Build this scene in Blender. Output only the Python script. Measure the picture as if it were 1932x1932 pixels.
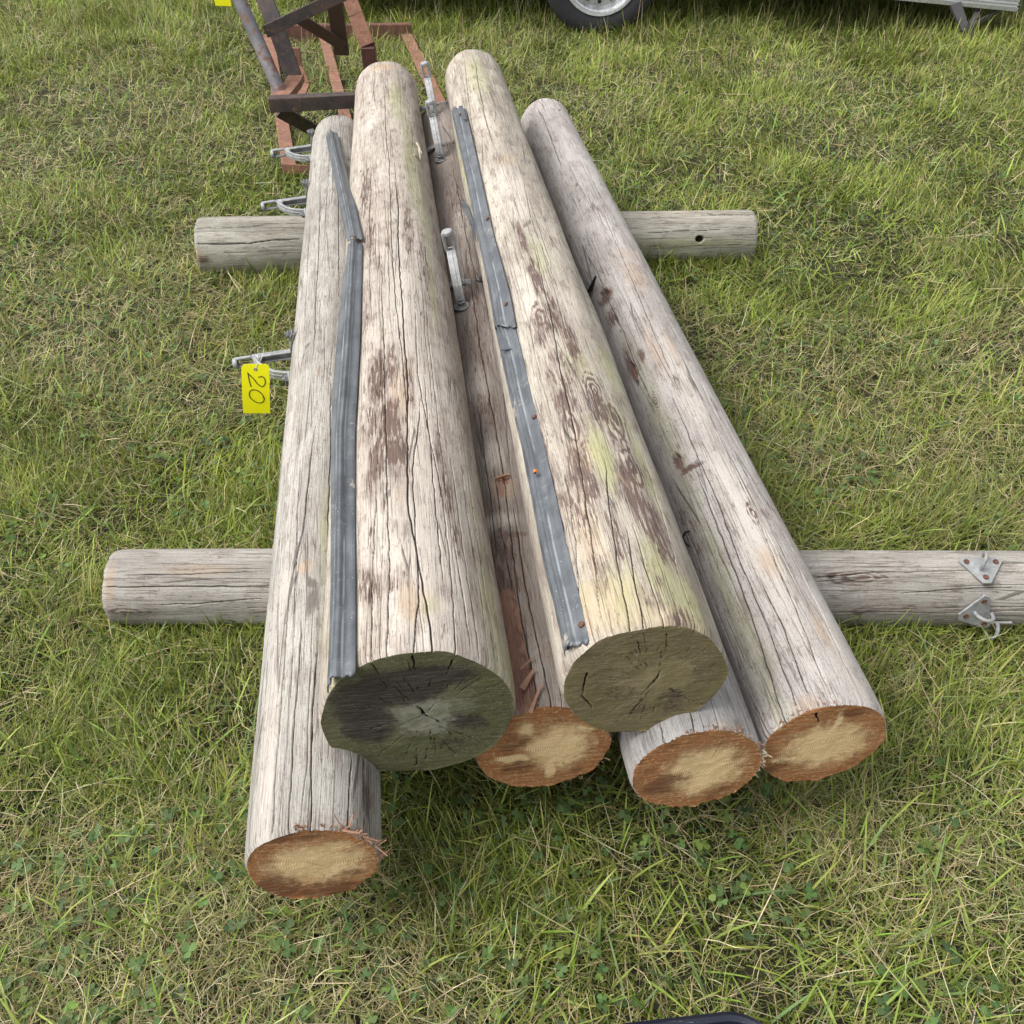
import bpy, math, random
import numpy as np
from mathutils import Vector, Matrix
for o in list(bpy.data.objects): bpy.data.objects.remove(o)
SC = bpy.context.scene
COL = SC.collection
rng = np.random.default_rng(20)
random.seed(20)
R = math.radians
# ------------------------------------------------------------------ camera
CAMH, FPX, PITCH = 1.5, 1820.5, R(40.06)
cd = bpy.data.cameras.new('camera'); cam = bpy.data.objects.new('camera', cd); COL.objects.link(cam)
cam.location = (0, 0, CAMH); cam.rotation_euler = (R(90) - PITCH, 0, 0)
cd.sensor_width = 36; cd.sensor_fit = 'HORIZONTAL'; cd.lens = FPX / 1932 * 36
cd.clip_start = 0.02; cd.clip_end = 600
SC.camera = cam
SC.render.resolution_x = SC.render.resolution_y = 1024
# ------------------------------------------------------------------ world, sun, exposure (hazy, almost overcast)
SUN_EL, SUN_AZ = 52, -98          # azimuth from +Y, clockwise; the sun stands to the left, a little behind the camera
w = bpy.data.worlds.new('World'); SC.world = w; w.use_nodes = True
nt = w.node_tree; nt.nodes.clear()
sky = nt.nodes.new('ShaderNodeTexSky'); sky.sky_type = 'NISHITA'; sky.sun_disc = False
sky.sun_elevation = R(SUN_EL); sky.sun_rotation = R(SUN_AZ); sky.dust_density = 4; sky.air_density = 1.0; sky.ozone_density = 1
hsv = nt.nodes.new('ShaderNodeHueSaturation'); hsv.inputs['Saturation'].default_value = 0.10
bg = nt.nodes.new('ShaderNodeBackground'); bg.inputs['Strength'].default_value = 0.15
wo = nt.nodes.new('ShaderNodeOutputWorld')
nt.links.new(sky.outputs[0], hsv.inputs['Color']); nt.links.new(hsv.outputs[0], bg.inputs[0]); nt.links.new(bg.outputs[0], wo.inputs[0])
sl = bpy.data.lights.new('sun', 'SUN'); sl.energy = 1.2; sl.angle = R(32); sl.color = (1, .96, .90)
so = bpy.data.objects.new('sun', sl); COL.objects.link(so)
sd = Vector((math.sin(R(SUN_AZ)) * math.cos(R(SUN_EL)), math.cos(R(SUN_AZ)) * math.cos(R(SUN_EL)), math.sin(R(SUN_EL))))
so.rotation_euler = sd.to_track_quat('Z', 'Y').to_euler(); so.location = sd * 20
SC.view_settings.view_transform = 'Standard'; SC.view_settings.look = 'None'
SC.view_settings.gamma = 1; SC.view_settings.use_curve_mapping = False
SC.view_settings.exposure = 0.88
SC.render.engine = 'CYCLES'

# ------------------------------------------------------------------ numpy helpers
def hsh(ix, iy, iz, s):
    h = (ix.astype(np.int64) * 374761393 + iy.astype(np.int64) * 668265263 + iz.astype(np.int64) * 2147483647 + s * 1274126177) & 0xffffffff
    h = ((h ^ (h >> 13)) * 1274126177) & 0xffffffff
    h = ((h ^ (h >> 15)) * 2246822519) & 0xffffffff
    return ((h ^ (h >> 16)) & 0xffffff) / 16777215.0
def noise(x, y, z=None, s=0):
    if z is None: z = np.zeros_like(x)
    ix, iy, iz = np.floor(x), np.floor(y), np.floor(z)
    fx, fy, fz = x - ix, y - iy, z - iz
    fx = fx * fx * (3 - 2 * fx); fy = fy * fy * (3 - 2 * fy); fz = fz * fz * (3 - 2 * fz)
    r = 0
    for a in (0, 1):
        for b in (0, 1):
            for c in (0, 1):
                r = r + hsh(ix + a, iy + b, iz + c, s) * (fx if a else 1 - fx) * (fy if b else 1 - fy) * (fz if c else 1 - fz)
    return r
def fbm(x, y, z=None, s=0, o=4):
    a, t, n = 1, 0, 0
    for k in range(o):
        n = n + a * noise(x * 2 ** k, y * 2 ** k, None if z is None else z * 2 ** k, s + k * 7); t += a; a *= .55
    return n / t
def sstep(a, b, x):
    t = np.clip((x - a) / (b - a), 0, 1); return t * t * (3 - 2 * t)

CP, SP = math.cos(PITCH), math.sin(PITCH)
def ray(px, py):                       # a viewing ray of the photograph (1932 px wide)
    d = np.array([0, CP, -SP]) + np.array([1, 0, 0]) * (px - 966) / FPX - np.array([0, SP, CP]) * (py - 966) / FPX
    return d / np.linalg.norm(d)
def at_plane(px, py, Y):
    r = ray(px, py); return np.array([0, 0, CAMH]) + r * (Y / r[1])
def at_ground(px, py, z=0.):
    r = ray(px, py); return np.array([0, 0, CAMH]) + r * ((z - CAMH) / r[2])

def mesh_np(name, V, F, mat=None, uv=None, attrs=None, smooth=True):
    """V (n,3); F list of (k, array(m,k)) ; uv per vertex (n,2)"""
    me = bpy.data.meshes.new(name)
    if isinstance(F, np.ndarray): F = [F]
    loops = np.concatenate([f.ravel() for f in F]).astype(np.int32)
    sizes = np.concatenate([np.full(len(f), f.shape[1]) for f in F]).astype(np.int32)
    starts = np.concatenate([[0], np.cumsum(sizes)[:-1]]).astype(np.int32)
    me.vertices.add(len(V)); me.vertices.foreach_set('co', np.asarray(V, np.float32).ravel())
    me.loops.add(len(loops)); me.loops.foreach_set('vertex_index', loops)
    me.polygons.add(len(sizes)); me.polygons.foreach_set('loop_start', starts)
    try: me.polygons.foreach_set('loop_total', sizes)
    except Exception: pass
    if smooth: me.polygons.foreach_set('use_smooth', np.ones(len(sizes), bool))
    if uv is not None:
        l = me.uv_layers.new(name='UVMap'); l.data.foreach_set('uv', np.asarray(uv, np.float32)[loops].ravel())
    for k, a in (attrs or {}).items():
        at = me.attributes.new(k, 'FLOAT_COLOR', 'POINT')
        c = np.ones((len(V), 4), np.float32); c[:, :a.shape[1]] = a
        at.data.foreach_set('color', c.ravel())
    me.update(calc_edges=True)
    if mat: me.materials.append(mat)
    return me
def grid_faces(n, m):
    i = np.arange(n - 1)[:, None] * m + np.arange(m - 1)[None]
    return np.stack([i, i + 1, i + m + 1, i + m], -1).reshape(-1, 4)
def link(name, me, parent=None, loc=None):
    o = bpy.data.objects.new(name, me); COL.objects.link(o)
    if parent: o.parent = parent
    if loc is not None: o.location = loc
    return o
def tag(o, label=None, cat=None, group=None, kind=None):
    if label: o['label'] = label
    if cat: o['category'] = cat
    if group: o['group'] = group
    if kind: o['kind'] = kind
    return o
def thing(name, loc, label, cat, group=None):
    o = bpy.data.objects.new(name, None); COL.objects.link(o); o.location = loc; o.empty_display_size = .1
    return tag(o, label, cat, group)

class MB:
    """collects shapes; build() links them as ONE mesh object, in coordinates relative to `org`"""
    def __init__(s): s.v = []; s.f = []
    def add(s, V, F):
        b = len(s.v); s.v += [tuple(map(float, p)) for p in V]; s.f += [tuple(i + b for i in f) for f in F]
    def box(s, c, ax, h):
        ax = [np.array(a, float) / np.linalg.norm(a) for a in ax]; c = np.array(c, float)
        V = [c + ax[0] * h[0] * i + ax[1] * h[1] * j + ax[2] * h[2] * k for i in (-1, 1) for j in (-1, 1) for k in (-1, 1)]
        s.add(V, [(0, 1, 3, 2), (4, 6, 7, 5), (0, 4, 5, 1), (2, 3, 7, 6), (0, 2, 6, 4), (1, 5, 7, 3)])
    def bar(s, p, q, wdir, wd, th, taper=1):
        p, q = np.array(p, float), np.array(q, float); d = (q - p) / np.linalg.norm(q - p)
        u = np.array(wdir, float); u = u - d * (u @ d); u /= np.linalg.norm(u); n = np.cross(d, u)
        V = []
        for e, k in ((p, 1), (q, taper)):
            V += [e + u * wd / 2 * a * k + n * th / 2 * b for a, b in ((-1, -1), (1, -1), (1, 1), (-1, 1))]
        s.add(V, [(0, 3, 2, 1), (4, 5, 6, 7), (0, 1, 5, 4), (1, 2, 6, 5), (2, 3, 7, 6), (3, 0, 4, 7)])
    def tube(s, path, r, n=12, cap=True):
        path = [np.array(p, float) for p in path]; rs = r if hasattr(r, '__len__') else [r] * len(path)
        u = None; b = len(s.v)
        for i, p in enumerate(path):
            d = path[min(i + 1, len(path) - 1)] - path[max(i - 1, 0)]; d /= np.linalg.norm(d) + 1e-12
            if u is None: u = np.cross(d, [0.13, .2, 1]) if abs(d[2]) < .9 else np.cross(d, [1, .1, 0])
            u = u - d * (u @ d); u /= np.linalg.norm(u); w_ = np.cross(d, u)
            s.v += [tuple(p + rs[i] * (math.cos(t) * u + math.sin(t) * w_)) for t in np.arange(n) * 2 * math.pi / n]
        for i in range(len(path) - 1):
            for j in range(n):
                k = (j + 1) % n; s.f.append((b + i * n + j, b + i * n + k, b + (i + 1) * n + k, b + (i + 1) * n + j))
        if cap:
            s.f.append(tuple(b + j for j in range(n))[::-1]); s.f.append(tuple(b + (len(path) - 1) * n + j for j in range(n)))
    def cyl(s, p, q, r0, r1=None, n=16): s.tube([p, q], [r0, r1 if r1 is not None else r0], n)
    def lathe(s, c, axis, prof, n=32):
        """prof: (radius, height) pairs"""
        a = np.array(axis, float); a /= np.linalg.norm(a); u = np.cross(a, [0, 0, 1.]) if abs(a[2]) < .9 else np.cross(a, [1., 0, 0]); u /= np.linalg.norm(u); v = np.cross(a, u)
        b = len(s.v); c = np.array(c, float)
        for r, h in prof: s.v += [tuple(c + a * h + r * (math.cos(t) * u + math.sin(t) * v)) for t in np.arange(n) * 2 * math.pi / n]
        for i in range(len(prof) - 1):
            for j in range(n):
                k = (j + 1) % n; s.f.append((b + i * n + j, b + i * n + k, b + (i + 1) * n + k, b + (i + 1) * n + j))
    def build(s, name, mat, parent=None, org=(0, 0, 0), smooth=False, bevel=0):
        me = bpy.data.meshes.new(name); o_ = np.array(org, float)
        me.from_pydata([tuple(np.array(p) - o_) for p in s.v], [], s.f); me.update()
        if smooth: me.shade_smooth()
        if mat: me.materials.append(mat)
        o = link(name, me, parent)
        if bevel:
            m = o.modifiers.new('bevel', 'BEVEL'); m.width = bevel; m.segments = 2; m.limit_method = 'ANGLE'; m.angle_limit = R(40)
        if smooth:
            try:
                me.set_sharp_from_angle(angle=R(35))
            except Exception: pass
        return o

# ------------------------------------------------------------------ node helpers
class NM:
    def __init__(s, name, rough=.7, metal=0.):
        s.m = bpy.data.materials.new(name); s.m.use_nodes = True; s.t = s.m.node_tree; s.t.nodes.clear()
        s.out = s.t.nodes.new('ShaderNodeOutputMaterial'); s.b = s.t.nodes.new('ShaderNodeBsdfPrincipled')
        s.t.links.new(s.b.outputs[0], s.out.inputs[0]); s.b.inputs['Roughness'].default_value = rough; s.b.inputs['Metallic'].default_value = metal
    def n(s, typ, ins=None, **props):
        nd = s.t.nodes.new('ShaderNode' + typ)
        for k, v in props.items(): setattr(nd, k, v)
        for k, v in (ins or {}).items(): s.set(nd.inputs[k], v)
        return nd
    def set(s, sock, v):
        if isinstance(v, bpy.types.NodeSocket): s.t.links.new(v, sock)
        elif isinstance(v, bpy.types.Node): s.t.links.new(v.outputs[0], sock)
        else:
            if isinstance(v, (tuple, list)) and len(v) == 3 and sock.type == 'RGBA': v = (*v, 1)
            sock.default_value = v
    def math(s, op, a, b=0., c=0., clamp=False):
        nd = s.t.nodes.new('ShaderNodeMath'); nd.operation = op; nd.use_clamp = clamp
        s.set(nd.inputs[0], a); s.set(nd.inputs[1], b); s.set(nd.inputs[2], c); return nd.outputs[0]
    def vmul(s, a, v):
        nd = s.t.nodes.new('ShaderNodeVectorMath'); nd.operation = 'MULTIPLY'; s.set(nd.inputs[0], a); s.set(nd.inputs[1], v); return nd.outputs[0]
    def vadd(s, a, v):
        nd = s.t.nodes.new('ShaderNodeVectorMath'); nd.operation = 'ADD'; s.set(nd.inputs[0], a); s.set(nd.inputs[1], v); return nd.outputs[0]
    def noise(s, vec, scale=1., detail=3., rough=.55, dist=0.):
        return s.n('TexNoise', {'Vector': vec, 'Scale': scale, 'Detail': detail, 'Roughness': rough, 'Distortion': dist}).outputs[0]
    def step(s, x, a, b):
        nd = s.t.nodes.new('ShaderNodeMapRange'); nd.interpolation_type = 'SMOOTHSTEP'
        s.set(nd.inputs[0], x); nd.inputs[1].default_value = a; nd.inputs[2].default_value = b; return nd.outputs[0]
    def mix(s, f, a, b, mode='MIX'):
        nd = s.t.nodes.new('ShaderNodeMix'); nd.data_type = 'RGBA'; nd.blend_type = mode
        s.set(nd.inputs[0], f); s.set(nd.inputs[6], a); s.set(nd.inputs[7], b); return nd.outputs[2]
    def uv(s): return s.n('UVMap').outputs[0]
    def obj(s): return s.n('TexCoord').outputs['Object']
    def attr(s, name):
        a = s.n('Attribute', attribute_name=name); sp = s.n('SeparateColor', {'Color': a.outputs['Color']}); return sp.outputs, a.outputs['Color']
    def bump(s, h, dist, strength=1.):
        s.set(s.b.inputs['Normal'], s.n('Bump', {'Height': h, 'Distance': dist, 'Strength': strength}).outputs[0])

# ------------------------------------------------------------------ poles: geometry data
POLE = {  # near end centre, azimuth, elevation, length, near radius, far radius
 'A': ((-.284, .73, .227), -6.9, 1.11, 2.824, .0975, .0942),
 'B': ((-.136, .879, .375), -6.55, .58, 2.826, .1425, .1125),
 'F': ((.192, .903, .423), -7.05, 1.35, 2.683, .1225, .1006),
 'C': ((.051, .922, .239), -6.3, 1.33, 2.676, .111, .1071),
 'D': ((.286, .886, .232), -7.29, 1.29, 2.6, .106, .0951),
 'E': ((.49, .928, .24), -7.5, .87, 2.818, .1045, .0936),
 'G': ((-1.056, 3.10, .072), 87.2, 0.0, 1.89, .1, .088),
 'H': ((-.836, 1.463, .062), 90.1, 0.0, 2.2, .0815, .0795)}
def pole_frame(k):
    c, az, el, L, r0, r1 = POLE[k]; az, el = R(az), R(el)
    d = np.array([math.sin(az) * math.cos(el), math.cos(az) * math.cos(el), math.sin(el)])
    x = np.cross(d, [0, 0, 1.]); x /= np.linalg.norm(x); z = np.cross(x, d)
    return np.array(c), d, x, z, L, r0, r1
def hit(k, px, py, off=0.):
    """where a traced photo point lies on the pole: theta, v, 3D point"""
    c, d, x, z, L, r0, r1 = pole_frame(k); r_ = ray(px, py); o = np.array([0, 0, CAMH]) - c; v = L / 2
    for _ in range(6):
        r = r0 + (r1 - r0) * v / L + off; a = r_ - (r_ @ d) * d; b = o - (o @ d) * d
        A, B2, CC = a @ a, 2 * a @ b, b @ b - r * r; D = B2 * B2 - 4 * A * CC
        t = (-B2 - math.sqrt(max(D, 0))) / (2 * A); P = o + r_ * t; v = P @ d
    q = P - d * v; return math.atan2(q @ z, q @ x), v, P + c
def surf(k, th, v, off=0.):
    c, d, x, z, L, r0, r1 = pole_frame(k); r = r0 + (r1 - r0) * v / L + off
    n = math.cos(th) * x + math.sin(th) * z
    return c + d * v + n * r, n, d

# ------------------------------------------------------------------ wood materials
def wood_side(name, seed, pale, grey, brown=(.09, .055, .04), moss=(.30, .31, .12), warm=(.40, .275, .17), fresh=(.33, .19, .14), grain=1., speck=.5, mottle=.3):
    m = NM(name, .85); uv = m.vadd(m.uv(), (seed * 1.37, seed * 2.11, 0))
    wv = m.n('TexNoise', {'Vector': m.vmul(uv, (6, 2.2, 1)), 'Scale': 1., 'Detail': 2.}).outputs[1]
    u2 = m.vadd(uv, m.vmul(m.vadd(wv, (-.5, -.5, 0)), (.007, .0, 0)))
    g1 = m.noise(m.vmul(u2, (680, 20, 1)), 1, 5, .72)
    g2 = m.noise(m.vmul(u2, (240, 5.5, 1)), 1, 4, .62)
    g3 = m.noise(m.vmul(u2, (22, 3, 1)), 1, 3, .6)
    bl = m.noise(m.vmul(uv, (30, 14, 1)), 1, 4, .65)
    fn = m.noise(m.vmul(uv, (420, 160, 1)), 1, 3, .6)
    (cr, dk, ms), _ = m.attr('wear')[0][:3], 0
    (wm, fr, wt), _ = m.attr('tone')[0][:3], 0
    base = m.mix(m.step(g3, .35, .68), pale, grey)
    base = m.mix(m.math('MULTIPLY', m.step(bl, .47, .66), mottle), base, (.29, .22, .18))
    g4 = m.noise(m.vmul(m.vadd(u2, (3.3, 1.7, 0)), (460, 9, 1)), 1, 4, .68); broad = m.noise(m.vmul(uv, (9, 2.2, 1)), 1, 3, .6)
    base = m.mix(m.math('MULTIPLY', m.step(broad, .42, .68), .30), base, tuple(c * .62 for c in grey))
    base = m.mix(m.math('MULTIPLY', m.math('MULTIPLY', m.step(g4, .51, .62), m.step(broad, .3, .6)), .50 * grain), base, (.12, .10, .085))
    base = m.mix(m.math('MULTIPLY', m.step(g1, .5, .62), .68 * grain), base, (.15, .125, .105))
    base = m.mix(m.math('MULTIPLY', m.step(g2, .56, .74), .22 * grain), base, (.17, .14, .115))
    base = m.mix(m.math('MULTIPLY', m.step(fn, .53, .66), speck), base, (.17, .15, .13))
    base = m.mix(m.math('MULTIPLY', m.step(g1, .46, .28), .30), base, (.60, .56, .50))
    # paler, bleached zones / warm zones / moss / bark stains / fresh splits, each broken up by the grain
    def zone(a, amp, sharp, nz): return m.step(m.math('ADD', a, m.math('MULTIPLY', m.math('SUBTRACT', nz, .5), amp)), .5 - sharp, .5 + sharp)
    base = m.mix(m.math('MULTIPLY', zone(wt, .7, .3, g2), .55), base, (.55, .50, .445))
    base = m.mix(m.math('MULTIPLY', zone(wm, .9, .35, g2), .5), base, warm)
    base = m.mix(m.math('MULTIPLY', zone(ms, .9, .4, m.noise(m.vmul(uv, (55, 12, 1)), 1, 4, .65)), .6), base, moss)
    base = m.mix(m.math('MULTIPLY', m.math('MULTIPLY', m.step(dk, .12, .5), m.step(g4, .42, .56)), .62), base, (.15, .105, .095))
    stn = m.noise(m.vmul(u2, (190, 20, 1)), 1, 6, .68)
    base = m.mix(m.math('MULTIPLY', zone(dk, 2.1, .08, stn), .92), base, m.mix(m.step(g1, .4, .6), brown, (.15, .10, .078)))
    base = m.mix(zone(fr, .35, .07, g2), base, m.mix(m.step(g1, .35, .65), fresh, tuple(c * .6 for c in fresh)))
    rn = m.noise(m.vmul(u2, (120, 2.4, 1)), 1, 2.5, .55); rl = m.step(m.math('ABSOLUTE', m.math('SUBTRACT', rn, .5)), .016, .004)
    rn2 = m.noise(m.vmul(m.vadd(u2, (5.1, 2.2, 0)), (230, 4.5, 1)), 1, 3, .6); rl2 = m.step(m.math('ABSOLUTE', m.math('SUBTRACT', rn2, .5)), .022, .006)
    rls = m.math('MULTIPLY', m.math('MAXIMUM', rl, m.math('MULTIPLY', rl2, .7)), m.step(g3, .30, .55))
    base = m.mix(m.math('MULTIPLY', rls, .42), base, (.085, .068, .058))
    fl = m.noise(m.vmul(uv, (230, 70, 1)), 1, 5, .75); base = m.mix(m.math('MULTIPLY', m.math('MULTIPLY', m.step(fl, .57, .63), m.step(bl, .38, .58)), .62), base, (.07, .055, .05))
    vo = m.n('TexVoronoi', {'Vector': m.vmul(u2, (46, 1.5, 1)), 'Scale': 1.}, feature='DISTANCE_TO_EDGE').outputs[0]
    vm = m.noise(m.vmul(uv, (25, 3, 1)), 1, 2)
    ck = m.math('MULTIPLY', m.step(vo, .020, .006), m.step(vm, .47, .58))
    vo2 = m.n('TexVoronoi', {'Vector': m.vmul(u2, (120, 4.2, 1)), 'Scale': 1.}, feature='DISTANCE_TO_EDGE').outputs[0]
    ck2 = m.math('MULTIPLY', m.math('MULTIPLY', m.step(vo2, .045, .012), m.step(bl, .48, .6)), .6)
    ck = m.math('MAXIMUM', ck, ck2)
    base = m.mix(m.math('MULTIPLY', ck, .62), base, (.055, .045, .038))
    base = m.mix(m.math('MULTIPLY', m.step(cr, .25, .8), .86), base, (.018, .014, .012))
    m.set(m.b.inputs['Base Color'], base); m.b.inputs['Specular IOR Level'].default_value = .25
    h = m.math('SUBTRACT', m.math('MULTIPLY', m.math('ADD', g1, m.math('MULTIPLY', g2, .8)), .5), m.math('ADD', m.math('MULTIPLY', ck, .9), m.math('MULTIPLY', fn, .15)))
    m.bump(h, .0018, 1.); return m.m
def wood_end(name, seed, inner, outer, dark, ringf=900., ringa=.3, saw=35., heart=.04, hx=0., hy=0., moss=(.12, .13, .05), mossy=0., sawa=.3, stk=.45):
    m = NM(name, .9); uv = m.uv(); o = m.vadd(uv, (seed, seed * .7, 0))
    (cr, dk, ht), _ = m.attr('wear')[0][:3], 0
    nz = m.noise(o, 38, 5, .65); fine = m.noise(o, 900, 3, .7); med = m.noise(o, 170, 4, .7)
    p = m.vadd(uv, (-hx, -hy, 0)); ln = m.n('VectorMath', {0: p}, operation='LENGTH').outputs['Value']
    ln2 = m.math('ADD', ln, m.math('MULTIPLY', m.noise(o, 14, 2), .006))
    ring = m.math('SINE', m.math('MULTIPLY', ln2, ringf))
    mp = m.n('Mapping', {'Vector': o, 'Rotation': (0, 0, R(saw)), 'Scale': (14, 420, 1)})
    sw = m.noise(mp.outputs[0], 1, 3, .6)
    ang = m.math('ARCTAN2', m.n('SeparateXYZ', {0: p}).outputs[1], m.n('SeparateXYZ', {0: p}).outputs[0])
    cx = m.n('CombineXYZ', {0: m.math('MULTIPLY', ang, 42.), 1: m.math('MULTIPLY', ln, 22.), 2: seed})
    rad = m.noise(cx.outputs[0], 1, 3, .6)
    mp0 = m.n('Mapping', {'Vector': o, 'Rotation': (0, 0, R(saw)), 'Scale': (22, 130, 1)}).outputs[0]
    f = m.step(m.math('ADD', ht, m.math('MULTIPLY', m.math('SUBTRACT', nz, .5), .8)), .33, .68)
    tr = tuple((a * .55 + b * .45) * .85 for a, b in zip(outer, inner)); f2 = m.step(m.math('ADD', ht, m.math('MULTIPLY', m.math('SUBTRACT', m.noise(o, 70, 5, .7), .5), .7)), .22, .50)
    col = m.mix(m.math('MULTIPLY', f2, .7), outer, tr); col = m.mix(m.math('MULTIPLY', m.step(m.noise(mp0, 1, 5, .7), .42, .62), stk), col, tuple(c * .45 for c in outer)); col = m.mix(m.math('MULTIPLY', f, .92), col, inner)
    col = m.mix(m.math('MULTIPLY', m.step(ring, .1, .9), ringa), col, tuple(c * .5 for c in outer))
    col = m.mix(m.math('MULTIPLY', m.step(rad, .52, .7), .16), col, tuple(c * .6 for c in outer))
    col = m.mix(m.math('MULTIPLY', m.step(med, .5, .75), .4), col, tuple(min(1, c * 1.7) for c in inner))
    if mossy: col = m.mix(m.math('MULTIPLY', m.step(m.noise(o, 22, 5, .7), .42, .62), mossy), col, moss)
    col = m.mix(m.math('MULTIPLY', m.step(m.math('ADD', dk, m.math('MULTIPLY', m.math('SUBTRACT', m.noise(o, 45, 6, .75), .5), 1.6)), .30, .78), .88), col, dark)
    col = m.mix(m.math('MULTIPLY', m.step(sw, .45, .68), sawa), col, tuple(min(1, c * 1.5) for c in inner))
    col = m.mix(m.math('MULTIPLY', m.step(fine, .52, .68), .5), col, tuple(c * .4 for c in outer)); col = m.mix(m.math('MULTIPLY', m.step(fine, .40, .26), .45), col, tuple(min(1, c * 1.35) for c in inner))
    col = m.mix(m.step(cr, .3, .7), col, (.012, .009, .007))
    m.set(m.b.inputs['Base Color'], col); m.b.inputs['Specular IOR Level'].default_value = .2
    m.bump(m.math('ADD', m.math('ADD', m.math('MULTIPLY', fine, .6), m.math('MULTIPLY', sw, .8)), m.math('MULTIPLY', med, .8)), .0022, .9)
    return m.m

def metal_mat(name, col, col2, rough=.45, metal=.6, scale=60, bump=.0006, spots=None, st=.49):
    m = NM(name, rough, metal); o = m.obj(); a = m.noise(o, scale, 5, .65); b = m.noise(o, scale * .22, 3, .6)
    c = m.mix(m.step(a, .38, .65), col, col2)
    c = m.mix(m.math('MULTIPLY', m.step(b, .5, .7), .5), c, tuple(x * .6 for x in col))
    if spots: c = m.mix(m.step(m.noise(o, scale * 1.3, 5, .75), st, st + .09), c, spots)
    m.set(m.b.inputs['Base Color'], c); m.set(m.b.inputs['Roughness'], m.math('ADD', rough - .1, m.math('MULTIPLY', a, .25)))
    m.bump(a, bump, 1); return m.m
GALV = metal_mat('galvanised_steel', (.25, .26, .27), (.38, .395, .41), .6, .35, 70, .0008, (.31, .30, .28))
GALV_D = metal_mat('dull_zinc', (.13, .135, .14), (.27, .27, .27), .55, .5, 120)
RUST = metal_mat('rusty_steel', (.20, .095, .062), (.27, .135, .09), .85, 0, 30, .0008, (.17, .08, .05))
RUST_D = metal_mat('dark_rusty_steel', (.035, .03, .03), (.075, .05, .042), .6, .1, 22, .0008, (.15, .07, .045), .57)
RUST_P = metal_mat('grey_rusty_pipe', (.12, .12, .135), (.19, .18, .19), .7, .1, 14, .0008, (.15, .07, .045))
NAIL = metal_mat('rusty_nail', (.085, .04, .028), (.17, .08, .05), .8, .1, 200, .0003)
def guard_mat():
    m = NM('grey_pvc', .42); uv = m.uv(); o = m.obj()
    a = m.noise(m.vmul(uv, (160, 9, 1)), 1, 4, .6); b = m.noise(o, 14, 4, .6); sc = m.noise(m.vmul(uv, (26, 420, 1)), 1, 3, .6)
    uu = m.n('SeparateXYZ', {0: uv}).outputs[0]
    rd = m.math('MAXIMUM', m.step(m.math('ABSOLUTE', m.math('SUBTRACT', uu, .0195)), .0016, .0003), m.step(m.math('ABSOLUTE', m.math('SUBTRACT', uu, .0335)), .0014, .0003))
    sp = m.n('TexVoronoi', {'Vector': o, 'Scale': 160.}).outputs[0]; spm = m.noise(o, 22, 3)
    c = m.mix(m.step(b, .35, .65), (.058, .066, .076), (.10, .110, .122))
    c = m.mix(m.math('MULTIPLY', m.step(a, .52, .7), .35), c, (.13, .148, .17))
    c = m.mix(m.math('MULTIPLY', m.math('MULTIPLY', rd, m.step(a, .40, .6)), .55), c, (.36, .38, .40))  # worn pale lines along the ridges, with their highlights painted into the colour
    c = m.mix(m.math('MULTIPLY', m.step(m.noise(o, 55, 5, .75), .55, .68), .35), c, (.22, .22, .21))
    c = m.mix(m.math('MULTIPLY', m.step(sc, .62, .78), .3), c, (.18, .2, .22))
    c = m.mix(m.math('MULTIPLY', m.step(sp, .16, .06), m.step(spm, .5, .62)), c, (.45, .47, .48))
    c = m.mix(m.math('MULTIPLY', m.step(m.noise(o, 9, 5, .75), .61, .70), .7), c, (.38, .34, .27))
    m.set(m.b.inputs['Base Color'], c); m.set(m.b.inputs['Roughness'], m.math('ADD', .30, m.math('MULTIPLY', b, .3)))
    m.bump(m.noise(o, 260, 4, .6), .0005, .7); return m.m
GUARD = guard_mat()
def plain(name, col, rough=.6, metal=0., var=.25, scale=40., bump=.0004):
    m = NM(name, rough, metal); a = m.noise(m.obj(), scale, 4, .6)
    m.set(m.b.inputs['Base Color'], m.mix(a, tuple(c * (1 - var) for c in col), tuple(min(1, c * (1 + var)) for c in col)))
    m.bump(a, bump, .8); return m.m
BLACKP = plain('black_plastic', (.012, .013, .015), .35)
SPLINT = plain('splintered_wood', (.30, .17, .11), .9, 0, .4, 150)
SPLINT_P = plain('pale_splinters', (.42, .36, .26), .9, 0, .4, 150)

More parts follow.
